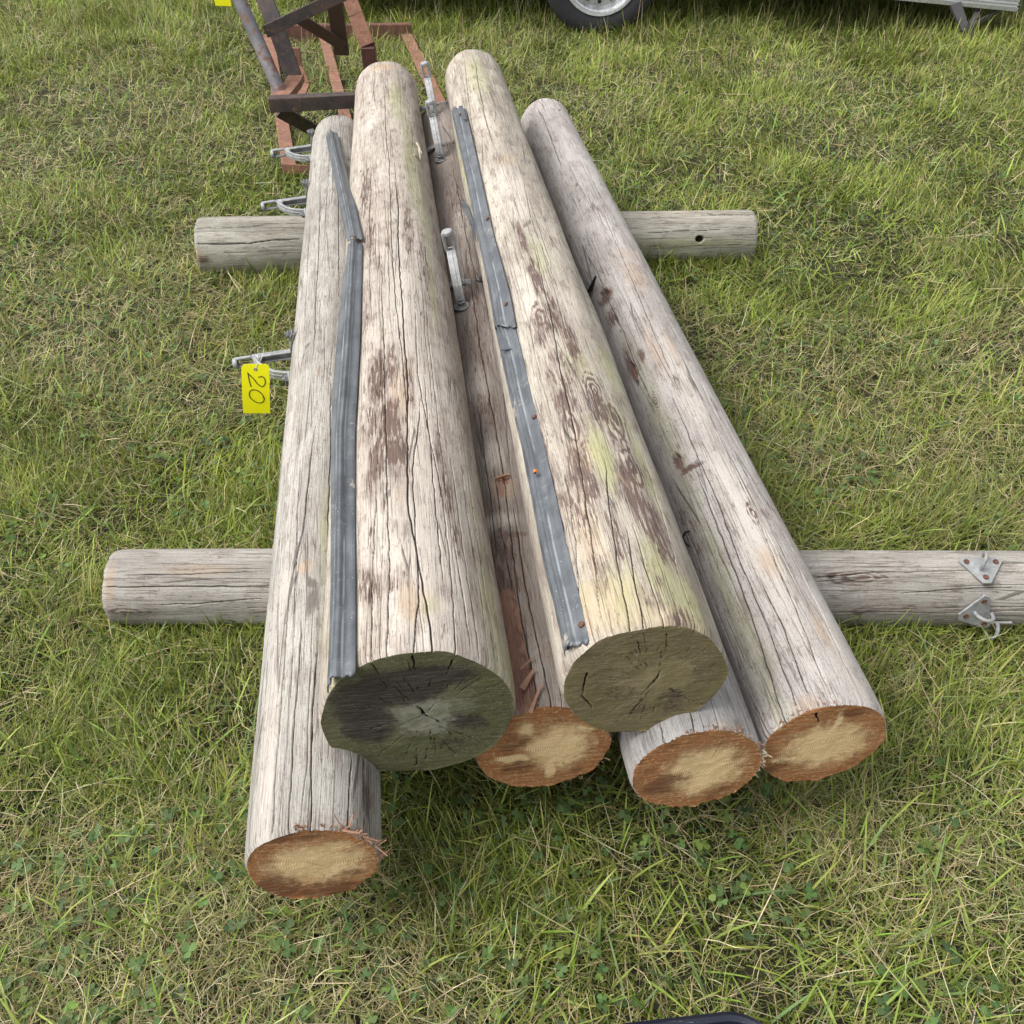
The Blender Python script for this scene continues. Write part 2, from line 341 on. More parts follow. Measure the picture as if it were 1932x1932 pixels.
# ------------------------------------------------------------------ pole builder
def cracks_for(k, n, seed, thr=(0, math.pi), L=2.8):
    g = np.random.default_rng(seed); out = []
    for i in range(n):
        v0 = g.uniform(-.5, L - .1); ln = g.uniform(.12, 1.0); out.append((g.uniform(*thr), max(v0, -.05), v0 + ln, g.uniform(.0007, .0014), g.uniform(1.5, 3)))
    return out
def make_pole(k, root, side, end, seed, stains=(), paths=(), nth=300, nv=760, ncr=45, bores=(), knots=(), lump=.010, vmax=None, rough_end=.0, endstain=None, ecr=(), cap_tilt=0.):
    c, d, x, z, L, r0, r1 = pole_frame(k); org = np.array(root.location)
    s = np.linspace(-1, 1, nth); th1 = math.pi / 2 + math.pi * (s * .72 + .28 * s ** 3)          # finer on top, seam underneath
    v1 = np.concatenate([np.linspace(0, .05, 12)[:-1], .05 + (L - .05) * np.linspace(0, 1, nv) ** 1.12])
    V_, T_ = np.meshgrid(v1, th1, indexing='ij'); rr = r0 + (r1 - r0) * V_ / L
    cx, sx = np.cos(T_), np.sin(T_)
    def shape(T, V):
        c_, s_ = np.cos(T), np.sin(T)
        return lump * (2 * fbm(c_ * 1.3 + 5, s_ * 1.3 + seed, V * 1.6, seed, 3) - 1) + .012 * (2 * noise(c_ * 3.2 + 9, s_ * 3.2 + seed, V * 2.5 + 3, seed + 3) - 1)
    disp = rr * shape(T_, V_)
    U = T_ * r0
    crack = np.zeros_like(U); dark = np.zeros_like(U); moss = np.zeros_like(U); warm = np.zeros_like(U); fresh = np.zeros_like(U); white = np.zeros_like(U)
    wob = .007 * (noise(V_ * 3.1, V_ * 0 + seed, None, seed) - .5) + .003 * (noise(V_ * 11, V_ * 0, None, seed + 1) - .5)
    for i, (tc, va, vb, wd, dp) in enumerate(cracks_for(k, ncr, seed, L=L)):
        ix = (v1 > va) & (v1 < vb)
        if ix.sum() < 3: continue
        vv = V_[ix]; t = (vv - va) / (vb - va); w_ = wd * .72 * np.sin(np.pi * np.clip(t, 0, 1)) ** .6
        cu = tc * r0 + wob[ix] + .006 * (noise(vv * 7, vv * 0 + i, None, seed + 5) - .5) + .0016 * (noise(vv * 55, vv * 0 + i, None, seed + 5) - .5)
        dd = 1 - sstep(.5, 1.6, np.abs(U[ix] - cu) / np.maximum(w_, 1e-5)); crack[ix] = np.maximum(crack[ix], dd * .5)
    for i, (pts, wd) in enumerate(paths):            # cracks traced on the photograph
        q = np.array(sorted([hit(k, *p)[:2][::-1] for p in pts])); va, vb = q[0, 0], q[-1, 0]
        ix = (v1 > va) & (v1 < vb); vv = V_[ix]; t = (vv - va) / (vb - va + 1e-9)
        tc = np.interp(vv, q[:, 0], q[:, 1]); w_ = np.maximum(wd * .50, .0008) * np.clip(np.minimum(t * 8 + (.9 if va < .02 else .1), (1 - t) * 5 + .1), .1, 1)
        cu = tc * r0 + .005 * (noise(vv * 6, vv * 0 + i, None, seed + 15) - .5) + .0022 * (noise(vv * 45, vv * 0 + i, None, seed + 5) - .5)
        dd = 1 - sstep(.5, 1.5, np.abs(U[ix] - cu) / w_); crack[ix] = np.maximum(crack[ix], dd)
    for st in stains:                                 # kind, px, py, half width (m), half length (m), strength
        kind, px, py, su, sv, am = st
        th, v, _ = hit(k, px, py); g = np.exp(-(((U - th * r0) / su) ** 2 + ((V_ - v) / sv) ** 2) ** 1.3) * am
        tgt = {'dark': dark, 'moss': moss, 'warm': warm, 'gouge': dark, 'fresh': fresh, 'white': white, 'hole': crack}[kind]
        if kind == 'hole': np.maximum(tgt, (g > .45) * 1., out=tgt)
        else: np.maximum(tgt, g, out=tgt)
        if kind == 'gouge': disp -= .009 * sstep(.3, .6, g * (1 + .8 * (fbm(U * 120, V_ * 25, None, 6, 3) - .5)))
        if kind == 'fresh': disp -= .004 * sstep(.45, .55, g)
    for px, py, rb in bores:
        th, v, _ = hit(k, px, py); e = np.hypot(U - th * r0, V_ - v) / rb
        disp -= .035 * (1 - sstep(.8, 1.05, e)); np.maximum(crack, 1 - sstep(.9, 1.1, e), out=crack)
    for px, py, rk in knots:
        th, v, _ = hit(k, px, py); e = np.sqrt(((U - th * r0) / rk) ** 2 + ((V_ - v) / (rk * 3.6)) ** 2)
        e2 = e + 1.1 * fbm(U * 60, V_ * 16, None, 3, 3); gs = np.exp(-(e / 1.7) ** 2)
        dark[:] = np.maximum(dark, gs * (.52 + .32 * np.sin(e2 * 11)))
        disp += .003 * np.exp(-(e / 1.2) ** 2)
    disp = disp - .0045 * crack + .0006 * (fbm(U * 260, V_ * 9, None, seed + 2, 3) - .5)
    # worn edge at both ends
    ed = np.minimum(V_, L - V_); disp = disp - .0035 * np.exp(-(ed / .004) ** 2) - .0012 * np.exp(-(ed / .03) ** 2)
    ragged = rough_end * (fbm(T_ * 26, V_ * 0, None, seed + 8, 4) - .5) * .8 * np.exp(-(V_ / .01) ** 2)
    off = ragged + 0.003 * (noise(T_ * 4, V_ * 0, None, seed + 9) - .5) * np.exp(-(V_ / .02) ** 2)
    P = c + d * (V_ + off)[..., None] + (x * cx[..., None] + z * sx[..., None]) * (rr + disp)[..., None]
    uv = np.stack([U, V_], -1).reshape(-1, 2)
    wear = np.stack([crack, dark, moss], -1).reshape(-1, 3); tone = np.stack([warm, fresh, white], -1).reshape(-1, 3)
    link('shaft', mesh_np('shaft', (P - org).reshape(-1, 3), grid_faces(len(v1), nth), side, uv, {'wear': wear, 'tone': tone}), root)
    # near and far cut faces
    for e, (row, vv) in enumerate(((0, 0.), (len(v1) - 1, L))):
        rim = P[row]; cen = c + d * vv; nr = 90 if e == 0 and k not in 'GH' else 24
        t = np.linspace(0, 1, nr)[:, None, None]; ax_o = ((rim - cen) @ d)[None, :, None] * d; Q = cen + (rim[None] - cen - ax_o) * t + ax_o * t ** 60
        lx = ((Q - cen) @ x); lz = ((Q - cen) @ z)
        cr = np.zeros(lx.shape); dk = np.zeros(lx.shape); ht = np.zeros(lx.shape)
        rmax = r0 if e == 0 else r1
        es = endstain if e == 0 else None
        hx, hy = (es or {}).get('pith', (0, 0))
        wx = .022 * (fbm(lx * 28 + seed, lz * 28, None, seed, 4) - .5); wz = .022 * (fbm(lx * 28, lz * 28 + seed, None, seed + 4, 4) - .5); lx0, lz0 = lx, lz; lx, lz = lx + wx, lz + wz
        ht = 1 - np.clip(np.sqrt(((lx - hx) / (es or {}).get('rx', rmax * .5)) ** 2 + ((lz - hy) / (es or {}).get('ry', rmax * .5)) ** 2) * .5, 0, 1)
        for (a, b, s1, s2, am, ro) in (es or {}).get('dark', ()):
            u_ = (lx - a) * math.cos(ro) + (lz - b) * math.sin(ro); w_ = -(lx - a) * math.sin(ro) + (lz - b) * math.cos(ro)
            dk = np.maximum(dk, am * np.exp(-((u_ / s1) ** 2 + (w_ / s2) ** 2) ** 1.5))
        for (a, b, s1, s2, am) in (es or {}).get('light', ()):
            ht = np.maximum(ht, am * np.exp(-(((lx - a) / s1) ** 2 + ((lz - b) / s2) ** 2)))
        lx, lz = lx0, lz0
        g = np.random.default_rng(seed + 50 + e); ncl = 60 if k in 'BF' else 7
        cl = [((hx + ra * math.cos(an), hy + ra * math.sin(an)), (hx + rb * math.cos(an + da), hy + rb * math.sin(an + da)), g.uniform(.0004, .0009))
              for an, ra, rb, da in zip(g.uniform(0, 6.28, ncl), g.uniform(.2, .85, ncl) * rmax, g.uniform(.5, 1.0, ncl) * rmax, g.uniform(-.06, .06, ncl)) if rb > ra + .01]
        cl = cl + [tuple(q) for q in (ecr if e == 0 else ())]
        for (ax, ay), (bx, by), wd in cl:
            ab = np.array([bx - ax, by - ay]); l2 = ab @ ab + 1e-9; tt = np.clip(((lx - ax) * ab[0] + (lz - ay) * ab[1]) / l2, 0, 1)
            dist = np.hypot(lx - ax - tt * ab[0] + .0025 * (noise(lx * 160, lz * 160, None, seed) - .5), lz - ay - tt * ab[1] + .0025 * (noise(lx * 160 + 9, lz * 160, None, seed) - .5))
            cr = np.maximum(cr, 1 - sstep(.4, 1.3, dist / (wd * (1.15 - tt * .7))))
        rel = .0045 * (fbm(lx * 30 + seed, lz * 30, None, seed, 3) - .5) * (1 - t[..., 0] ** 6) - .005 * cr + .0005 * (fbm((lx * math.cos(.4) + lz * math.sin(.4)) * 40, (lz * math.cos(.4) - lx * math.sin(.4)) * 400, None, seed, 2) - .5) * (t[..., 0] < .97)
        dn = d if e else -d
        Q = Q + dn * rel[..., None]
        F_ = grid_faces(nr, nth);  F_ = F_ if e else F_[:, ::-1]
        link('cut_end', mesh_np('cut_end', (Q - org).reshape(-1, 3), F_, end, np.stack([lx, lz], -1).reshape(-1, 2),
             {'wear': np.stack([cr, dk, ht], -1).reshape(-1, 3)}), root)
    return c, d, x, z

# ================================================================== GROUND
def gz(X, Y): return .020 * (fbm(X * 1.1 + 3, Y * 1.1, None, 5, 3) - .5) * 2 - .004
def flat(X, Y): return gz(X, Y)
gm = NM('turf_soil', .95)
go_ = gm.obj(); ga = gm.noise(go_, 1.3, 4, .6); gb = gm.noise(go_, 30, 5, .7); gc = gm.noise(go_, 220, 3, .7)
gcol = gm.mix(gm.step(ga, .35, .65), (.034, .040, .012), (.055, .048, .024))
gcol = gm.mix(gm.step(gb, .4, .68), gcol, (.018, .019, .009)); gcol = gm.mix(gm.math('MULTIPLY', gm.step(gc, .5, .7), .35), gcol, (.13, .11, .055))
gm.set(gm.b.inputs['Base Color'], gcol); gm.bump(gm.math('ADD', gb, gc), .02, 1)
t_ = np.linspace(-1, 1, 261); ax_ = 6.5 * t_ + 193.5 * t_ ** 9 * np.abs(t_) ** 0
GX, GY = np.meshgrid(ax_, ax_ + 4.0, indexing='ij')
near = np.exp(-((GX / 12) ** 2 + ((GY - 4) / 12) ** 2) ** 2)
GZ = gz(GX, GY) * near
field = link('field_ground', mesh_np('field_ground', np.stack([GX, GY, GZ], -1).reshape(-1, 3), grid_faces(261, 261)[:, ::-1], gm.m))
tag(field, kind='structure')

# ================================================================== POLES
side = {}
side['A'] = wood_side('grey_weathered_pine', 1, (.44, .42, .385), (.33, .315, .285), grain=1.05, speck=.5)
side['B'] = wood_side('bleached_pink_pine', 2, (.52, .465, .405), (.42, .365, .31), grain=.9, speck=.35, mottle=.5, brown=(.070, .042, .032))
side['F'] = wood_side('mossy_pine', 3, (.49, .445, .375), (.38, .335, .28), grain=.9, speck=.38, mottle=.5, brown=(.085, .055, .052), warm=(.47, .35, .21), moss=(.36, .37, .15))
side['C'] = wood_side('brown_weathered_pine', 4, (.29, .258, .232), (.185, .158, .138), grain=1.1, speck=.6, mottle=.7)
side['D'] = wood_side('blue_grey_pine', 5, (.40, .39, .385), (.32, .31, .305), grain=.7, speck=.4)
side['E'] = wood_side('silver_pink_pine', 6, (.50, .465, .445), (.42, .385, .365), grain=.5, speck=.62, brown=(.14, .085, .075))
side['G'] = wood_side('grey_green_pine', 7, (.40, .385, .33), (.29, .28, .235), grain=.8, speck=.5)
side['H'] = wood_side('pale_grey_pine', 8, (.41, .385, .35), (.30, .285, .255), grain=.8, speck=.55)
end_fresh = dict(inner=(.90, .66, .36), outer=(.40, .155, .058), dark=(.15, .055, .026), ringf=1700., ringa=.36, sawa=.16, stk=.42)
endm = {k: wood_end('sawn_end_' + w_, s, saw=sa, hx=hx, hy=hy, **end_fresh) for k, w_, s, sa, hx, hy in
        (('A', 'amber', 1, 8, .012, .005), ('C', 'ochre', 2, 20, .02, 0), ('D', 'russet', 3, 20, .01, 0), ('E', 'chestnut', 4, 12, 0, 0), ('G', 'tawny', 7, 0, 0, 0), ('H', 'ginger', 8, 0, 0, 0))}
endm['B'] = wood_end('sawn_end_algae', 5, (.28, .275, .21), (.120, .112, .058), (.036, .026, .026), saw=-28, ringa=.12, hx=.01, hy=-.005, moss=(.105, .112, .040), mossy=.6, ringf=2000., sawa=.16, stk=.5)
endm['F'] = wood_end('sawn_end_olive', 6, (.30, .25, .14), (.205, .165, .092), (.055, .045, .034), saw=-25, ringa=.14, hx=.02, hy=-.01, moss=(.16, .15, .055), mossy=.5, ringf=2000.)

def root_for(k, label, group='weathered timber poles in the stack'):
    c, d, x, z, L, r0, r1 = pole_frame(k); m = c + d * L * .5
    return thing('timber_pole', (m[0], m[1], m[2] - r0), label, 'pole', group)
A = root_for('A', 'leftmost long grey pole with three steel brackets and yellow number tag along its left side')
B = root_for('B', 'thickest upper pole with dark green-black mossy end and brown bark stains')
F = root_for('F', 'upper right pole with olive end, grey plastic strip nailed along its left side')
C = root_for('C', 'brown lower pole between the two big upper poles, reddish split and steel brackets on top')
D = root_for('D', 'short-looking grey pole whose orange end shows just under the olive-ended pole')
E_ = root_for('E', 'rightmost long silvery pink pole with rusty orange sawn end, resting beside the olive-ended pole')
G = root_for('G', 'far cross pole lying on the grass under the stack, with a drilled round hole', 'cross poles under the stack')
H = root_for('H', 'near cross pole on the grass, running out at right with galvanised ring plates', 'cross poles under the stack')

make_pole('A', A, side['A'], endm['A'], 11, nth=460, nv=760, ncr=45, rough_end=.006, lump=.030,
  paths=(([(508, 1570), (530, 1330), (545, 1130), (572, 1000), (596, 800)], .0022), ([(543, 1570), (558, 1330), (572, 1150)], .0013), ([(583, 1580), (590, 1400), (596, 1220)], .0012),
         ([(590, 690), (600, 480), (606, 330)], .0018), ([(552, 1190), (560, 1000), (568, 860)], .0014), ([(620, 1100), (622, 900), (626, 700)], .0014), ([(573, 640), (580, 500), (592, 350)], .0013),
         ([(480, 1540), (500, 1300), (520, 1100)], .0011), ([(660, 1560), (664, 1420)], .0012), ([(640, 560), (640, 400), (636, 300)], .0012)),
  stains=(('warm', 575, 1070, .018, .02, .95), ('warm', 600, 705, .012, .02, .6), ('moss', 625, 1180, .02, .2, .7), ('moss', 612, 1000, .012, .2, .5), ('dark', 604, 625, .008, .02, .4),
          ('dark', 690, 1500, .03, .1, .42), ('white', 500, 1450, .03, .25, .7), ('white', 535, 1100, .03, .4, .55), ('white', 560, 700, .03, .5, .5), ('warm', 628, 1000, .01, .3, .3)),
  endstain=dict(pith=(.006, .004), rx=.062, ry=.048, dark=((-.055, -.05, .05, .03, .8, -.5), (.02, -.07, .09, .022, .8, 0), (.05, -.03, .045, .016, .6, .3), (-.03, .075, .07, .018, .65, .2)), light=((-.02, .02, .03, .012, .8),)),
  ecr=(((-.005, .012), (.016, -.008), .0012), ((-.045, .07), (-.02, .055), .0014), ((.075, .05), (.055, .04), .0012)))
make_pole('B', B, side['B'], endm['B'], 22, nth=640, nv=900, ncr=55, lump=.034,
  paths=(([(817, 1235), (795, 1100), (768, 950), (770, 850), (768, 700), (757, 560), (752, 420), (745, 300)], .0026), ([(862, 1240), (850, 1100), (835, 960), (812, 820), (800, 700)], .0016),
         ([(905, 1240), (880, 1090), (862, 960), (850, 850)], .0015), ([(727, 1240), (735, 1080), (733, 940), (726, 800), (722, 640), (722, 480)], .0014), ([(700, 1240), (705, 1080), (708, 930)], .0012),
         ([(780, 1240), (790, 1120), (783, 1000), (778, 880), (795, 740)], .0013), ([(890, 1220), (870, 1110), (855, 1010)], .0014), ([(940, 1250), (915, 1120), (900, 1010), (880, 880)], .0012),
         ([(840, 1120), (826, 980), (812, 850), (790, 700), (782, 560)], .0011), ([(770, 820), (757, 660), (742, 500), (735, 330), (725, 180)], .0012), ([(700, 620), (698, 450), (700, 300)], .001)),
  stains=(('dark', 712, 712, .030, .12, .66), ('dark', 738, 690, .018, .10, .60), ('dark', 700, 800, .020, .09, .55), ('dark', 735, 800, .030, .11, .70), ('dark', 745, 850, .030, .09, .66), ('dark', 712, 860, .022, .08, .66),
          ('dark', 700, 900, .012, .06, .5), ('dark', 770, 730, .014, .10, .5), ('dark', 845, 930, .020, .12, .5), ('dark', 862, 1010, .014, .08, .45), ('dark', 725, 955, .010, .03, .45), ('dark', 690, 360, .03, .25, .55), ('dark', 700, 450, .03, .18, .48),
          ('dark', 770, 430, .02, .22, .5), ('dark', 800, 500, .02, .25, .45), ('dark', 700, 1110, .03, .04, .55), ('dark', 740, 1100, .03, .022, .45), ('dark', 690, 1085, .018, .03, .5), ('dark', 840, 1120, .02, .03, .42),
          ('dark', 700, 1010, .008, .05, .5), ('dark', 762, 1085, .006, .012, .6), ('dark', 665, 210, .02, .1, .4), ('dark', 690, 590, .02, .2, .38), ('dark', 830, 860, .012, .16, .42),
          ('warm', 775, 1135, .022, .05, .75), ('warm', 755, 740, .03, .10, .7), ('warm', 765, 690, .02, .08, .5), ('warm', 800, 1130, .02, .05, .5), ('warm', 720, 125, .07, .05, .9), ('warm', 752, 940, .012, .03, .5),
          ('moss', 775, 300, .035, .5, .62), ('moss', 750, 190, .05, .25, .65), ('moss', 800, 400, .022, .4, .6), ('moss', 930, 1180, .03, .25, .62), ('moss', 960, 1270, .03, .06, .8), ('moss', 815, 540, .02, .3, .5), ('moss', 630, 1230, .04, .2, .62),
          ('moss', 900, 1000, .02, .3, .4), ('moss', 812, 1145, .02, .03, .6), ('white', 760, 560, .05, .3, .8), ('white', 820, 1020, .06, .25, .75), ('white', 720, 1010, .06, .12, .7), ('white', 800, 700, .03, .25, .6), ('white', 690, 240, .04, .15, .6),
          ('white', 790, 1200, .09, .05, .6), ('hole', 683, 222, .005, .010, 1), ('hole', 681, 322, .005, .010, 1), ('hole', 708, 340, .003, .006, 1), ('hole', 665, 255, .003, .006, 1)),
  endstain=dict(pith=(.012, .0), rx=.06, ry=.04, dark=((-.035, .065, .10, .045, 1.1, .15), (-.075, .0, .045, .06, 1.1, .3), (.03, .085, .07, .03, .95, -.1), (-.02, -.03, .02, .012, .5, 0), (.075, -.02, .04, .022, .75, -.5), (.04, -.07, .05, .02, .5, 0), (-.10, .03, .04, .03, .7, 1))),
  ecr=(((.006, .012), (.0, .022), .0022), ((.008, .004), (.006, .014), .0028), ((.01, .0), (.05, -.035), .0016), ((.008, .003), (-.03, -.02), .0012), ((.012, .004), (.03, .03), .0010), ((.0, .13), (.002, .10), .0016),
       ((.055, .115), (.045, .085), .0014), ((-.055, .12), (-.045, .09), .0012), ((.05, -.10), (.035, -.07), .0014), ((-.01, -.12), (-.005, -.085), .0012), ((-.07, -.02), (-.045, -.012), .0012), ((.03, -.03), (.07, -.06), .0012), ((-.05, .045), (-.03, .03), .001)))
make_pole('F', F, side['F'], endm['F'], 33, nth=600, nv=860, ncr=50, lump=.060, rough_end=.003,
  paths=(([(1136, 1170), (1120, 1050), (1105, 950), (1085, 820), (1060, 700), (1030, 560), (1000, 430)], .0015), ([(1190, 1190), (1165, 1050), (1150, 950), (1140, 860)], .0013), ([(1260, 1190), (1225, 1080), (1195, 980)], .0012),
         ([(1215, 1190), (1195, 1080), (1180, 990)], .001), ([(1320, 1190), (1280, 1080), (1250, 970), (1210, 850)], .0012), ([(1060, 560), (1010, 430), (985, 330)], .0015), ([(1100, 1160), (1088, 1030), (1065, 900)], .001),
         ([(905, 330), (885, 200), (875, 110)], .0011), ([(930, 280), (905, 170), (895, 105)], .001)),
  stains=(('dark', 985, 450, .012, .10, .66), ('dark', 1010, 520, .018, .12, .62), ('dark', 1045, 590, .02, .12, .62), ('dark', 1075, 640, .02, .10, .66), ('dark', 1020, 620, .03, .10, .52), ('dark', 1060, 700, .05, .10, .45),
          ('dark', 1130, 770, .03, .07, .60), ('dark', 1070, 760, .03, .08, .6), ('dark', 1100, 900, .03, .12, .60), ('dark', 1085, 960, .03, .1, .5), ('dark', 1195, 930, .025, .10, .70), ('dark', 1240, 1000, .03, .10, .60), ('dark', 1160, 1000, .02, .1, .45),
          ('dark', 1250, 1110, .02, .06, .45), ('dark', 1290, 1170, .03, .03, .6), ('dark', 1060, 1010, .02, .12, .45), ('dark', 1130, 1090, .02, .06, .4), ('dark', 1220, 1120, .02, .04, .4), ('dark', 1035, 880, .02, .2, .48), ('dark', 940, 300, .03, .05, .4),
          ('moss', 1135, 860, .022, .10, .85), ('moss', 1160, 790, .04, .06, .6), ('moss', 1250, 1080, .03, .10, .80), ('moss', 1180, 1120, .05, .08, .5), ('moss', 1210, 870, .02, .15, .6), ('moss', 1090, 690, .04, .08, .5), ('moss', 1020, 480, .04, .12, .55),
          ('moss', 1150, 700, .03, .12, .6), ('moss', 900, 140, .06, .25, .55), ('moss', 1300, 1130, .04, .08, .7), ('moss', 915, 620, .03, .8, .8), ('moss', 970, 960, .03, .6, .7), ('moss', 1030, 1180, .03, .3, .55), ('moss', 870, 300, .03, .4, .6), ('moss', 1100, 1130, .03, .05, .4),
          ('warm', 1130, 1140, .08, .06, .85), ('warm', 1290, 1180, .06, .05, .8), ('warm', 1100, 860, .03, .06, .75), ('warm', 1190, 905, .03, .02, .8), ('warm', 1110, 1010, .03, .15, .6), ('warm', 955, 300, .04, .05, .6), ('warm', 1200, 1160, .1, .03, .7), ('warm', 1070, 640, .02, .06, .5),
          ('white', 965, 360, .05, .22, .9), ('white', 1030, 480, .03, .15, .7), ('white', 1060, 570, .05, .12, .6), ('white', 985, 540, .03, .2, .7), ('white', 1150, 950, .03, .1, .4)),
  knots=((1078, 800, .016), (1163, 800, .017), (1190, 880, .018), (1020, 600, .014), (1120, 735, .014)),
  endstain=dict(pith=(.015, .0), rx=.05, ry=.05, dark=((.04, -.045, .035, .03, .7, .6), (-.03, -.02, .035, .018, .5, -.5), (.09, .02, .04, .02, .45, .6), (.0, -.07, .03, .02, .6, 0))),
  ecr=(((.012, -.005), (.020, .02), .0024), ((.013, -.002), (.0, -.025), .0018), ((-.088, .03), (-.092, -.02), .0018), ((-.092, -.02), (-.075, -.05), .0014), ((.02, .10), (.022, .06), .001), ((-.02, .09), (-.012, .06), .0008)))
make_pole('C', C, side['C'], endm['C'], 44, nth=420, nv=700, ncr=60, rough_end=.006, lump=.040,
  paths=(([(1020, 1330), (985, 1180), (965, 1020), (950, 900), (925, 760), (905, 640), (880, 480)], .002), ([(1045, 1330), (1010, 1200), (985, 1080), (970, 960)], .002), ([(940, 1050), (920, 900), (900, 760)], .0014), ([(905, 560), (880, 440), (860, 330)], .0014),
         ([(965, 1120), (945, 1010), (930, 880)], .0014)),
  stains=(('fresh', 985, 1290, .022, .07, 1.1), ('fresh', 975, 1240, .020, .07, 1.1), ('fresh', 965, 1170, .020, .06, 1.1), ('fresh', 958, 1130, .016, .03, 1.), ('fresh', 950, 905, .016, .02, .8), ('fresh', 945, 925, .012, .03, .7), ('warm', 950, 920, .03, .05, .7),
          ('white', 900, 720, .03, .10, .8), ('white', 870, 420, .03, .12, .7), ('white', 930, 860, .03, .06, .7), ('dark', 915, 780, .04, .10, .5), ('dark', 890, 560, .05, .3, .42), ('dark', 900, 650, .05, .2, .42), ('dark', 945, 1040, .05, .08, .55), ('dark', 950, 1090, .05, .06, .6), ('white', 940, 985, .05, .03, .7), ('dark', 860, 380, .05, .3, .4), ('dark', 960, 1010, .05, .012, .7), ('white', 1010, 1250, .02, .08, .5)),
  endstain=dict(pith=(.022, .0), rx=.046, ry=.050, dark=((-.05, .02, .04, .03, .6, .5), (-.04, -.045, .04, .02, .7, 0), (.05, -.07, .04, .02, .5, 0)), light=((-.05, -.02, .035, .012, .9), (.01, -.055, .012, .035, .9), (.06, .04, .03, .014, .7), (-.03, .05, .02, .03, .7))),
  ecr=(((.085, .03), (.06, .04), .0012),))
make_pole('D', D, side['D'], endm['D'], 55, nth=380, nv=420, ncr=60, rough_end=.008, lump=.030,
  paths=(([(1250, 1400), (1248, 1370)], .0014), ([(1310, 1380), (1300, 1340)], .0012)), stains=(('warm', 1370, 1370, .03, .02, .5),),
  endstain=dict(pith=(.012, -.002), rx=.054, ry=.052, dark=((-.05, -.03, .045, .03, .9, .6), (-.03, .07, .05, .015, .5, .2), (.05, -.07, .04, .02, .6, .5), (.085, .02, .02, .04, .4, 0)), light=((-.02, .03, .03, .02, .7),)),
  ecr=(((-.09, .04), (-.07, .045), .0012),))
make_pole('E', E_, side['E'], endm['E'], 66, nth=500, nv=820, ncr=45, rough_end=.004, lump=.030,
  paths=(([(1480, 1370), (1430, 1200), (1395, 1100), (1340, 960), (1310, 880)], .0022), ([(1560, 1300), (1510, 1170), (1450, 1030), (1420, 960), (1370, 850), (1320, 740), (1250, 600)], .0020), ([(1525, 1310), (1480, 1190), (1430, 1080)], .0013),
         ([(1500, 1330), (1440, 1160), (1370, 990), (1310, 850), (1260, 730)], .0011), ([(1610, 1290), (1560, 1180), (1500, 1060)], .001), ([(1290, 760), (1240, 640), (1190, 520), (1130, 380), (1080, 270)], .0015), ([(1230, 760), (1180, 640), (1120, 500)], .0014),
         ([(1060, 320), (1035, 250), (1020, 210)], .0014), ([(1170, 470), (1120, 340), (1080, 250)], .0013)),
  stains=(('gouge', 1138, 558, .020, .022, 1.1), ('gouge', 1195, 700, .010, .035, 1.), ('gouge', 1276, 866, .010, .016, 1.1), ('gouge', 1300, 880, .020, .006, 1.1), ('dark', 1140, 560, .03, .04, .8), ('dark', 1155, 600, .03, .05, .62), ('dark', 1190, 690, .012, .08, .85), ('dark', 1210, 670, .012, .03, .7), ('dark', 1280, 870, .012, .03, .85), ('dark', 1305, 882, .03, .008, .9), ('fresh', 1195, 700, .008, .04, .9), ('fresh', 1150, 552, .010, .02, .8),
          ('warm', 1200, 520, .04, .10, .75), ('warm', 1235, 660, .02, .12, .7), ('warm', 1185, 480, .05, .05, .6), ('warm', 1270, 660, .015, .12, .6), ('warm', 1450, 1060, .025, .05, .75), ('warm', 1550, 1190, .012, .05, .75), ('warm', 1480, 1000, .02, .1, .45), ('warm', 1520, 1330, .03, .02, .7),
          ('warm', 1060, 420, .03, .3, .45), ('dark', 1445, 970, .015, .02, .5), ('moss', 1380, 1130, .03, .5, .5), ('moss', 1250, 800, .03, .5, .5), ('dark', 1300, 1000, .03, .2, .4), ('white', 1420, 1000, .05, .4, .7), ('white', 1290, 720, .04, .3, .7), ('white', 1580, 1220, .04, .2, .6), ('hole', 1042, 365, .004, .008, 1), ('hole', 1075, 447, .004, .009, 1)),
  knots=((1238, 757, .006), (1420, 970, .007)),
  endstain=dict(pith=(.004, -.002), rx=.060, ry=.048, dark=((-.07, -.05, .04, .02, .7, .5), (.03, .08, .06, .015, .6, 0), (.07, -.05, .03, .02, .5, .6)), light=((.01, .06, .010, .03, .8), (-.055, -.03, .03, .012, .8), (.04, -.03, .03, .02, .6))),
  ecr=(((-.03, .085), (-.02, .06), .0018), ((-.075, -.03), (-.05, -.018), .0012), ((.005, .012), (.004, -.004), .0010)))
make_pole('G', G, side['G'], endm['G'], 77, nth=220, nv=800, bores=((1320, 451, .0135),), ncr=40, rough_end=.004, lump=.022,
  paths=(([(372, 459), (420, 460), (470, 459), (520, 452), (572, 450)], .0038), ([(368, 430), (450, 428), (560, 425)], .0014), ([(1190, 412), (1300, 408), (1420, 404)], .0012), ([(1200, 440), (1290, 436), (1400, 432)], .0012)),
  stains=(('warm', 372, 480, .03, .02, .9), ('dark', 385, 490, .02, .03, .6), ('moss', 1300, 460, .03, .4, .5), ('warm', 1300, 402, .03, .3, .4)), ecr=())
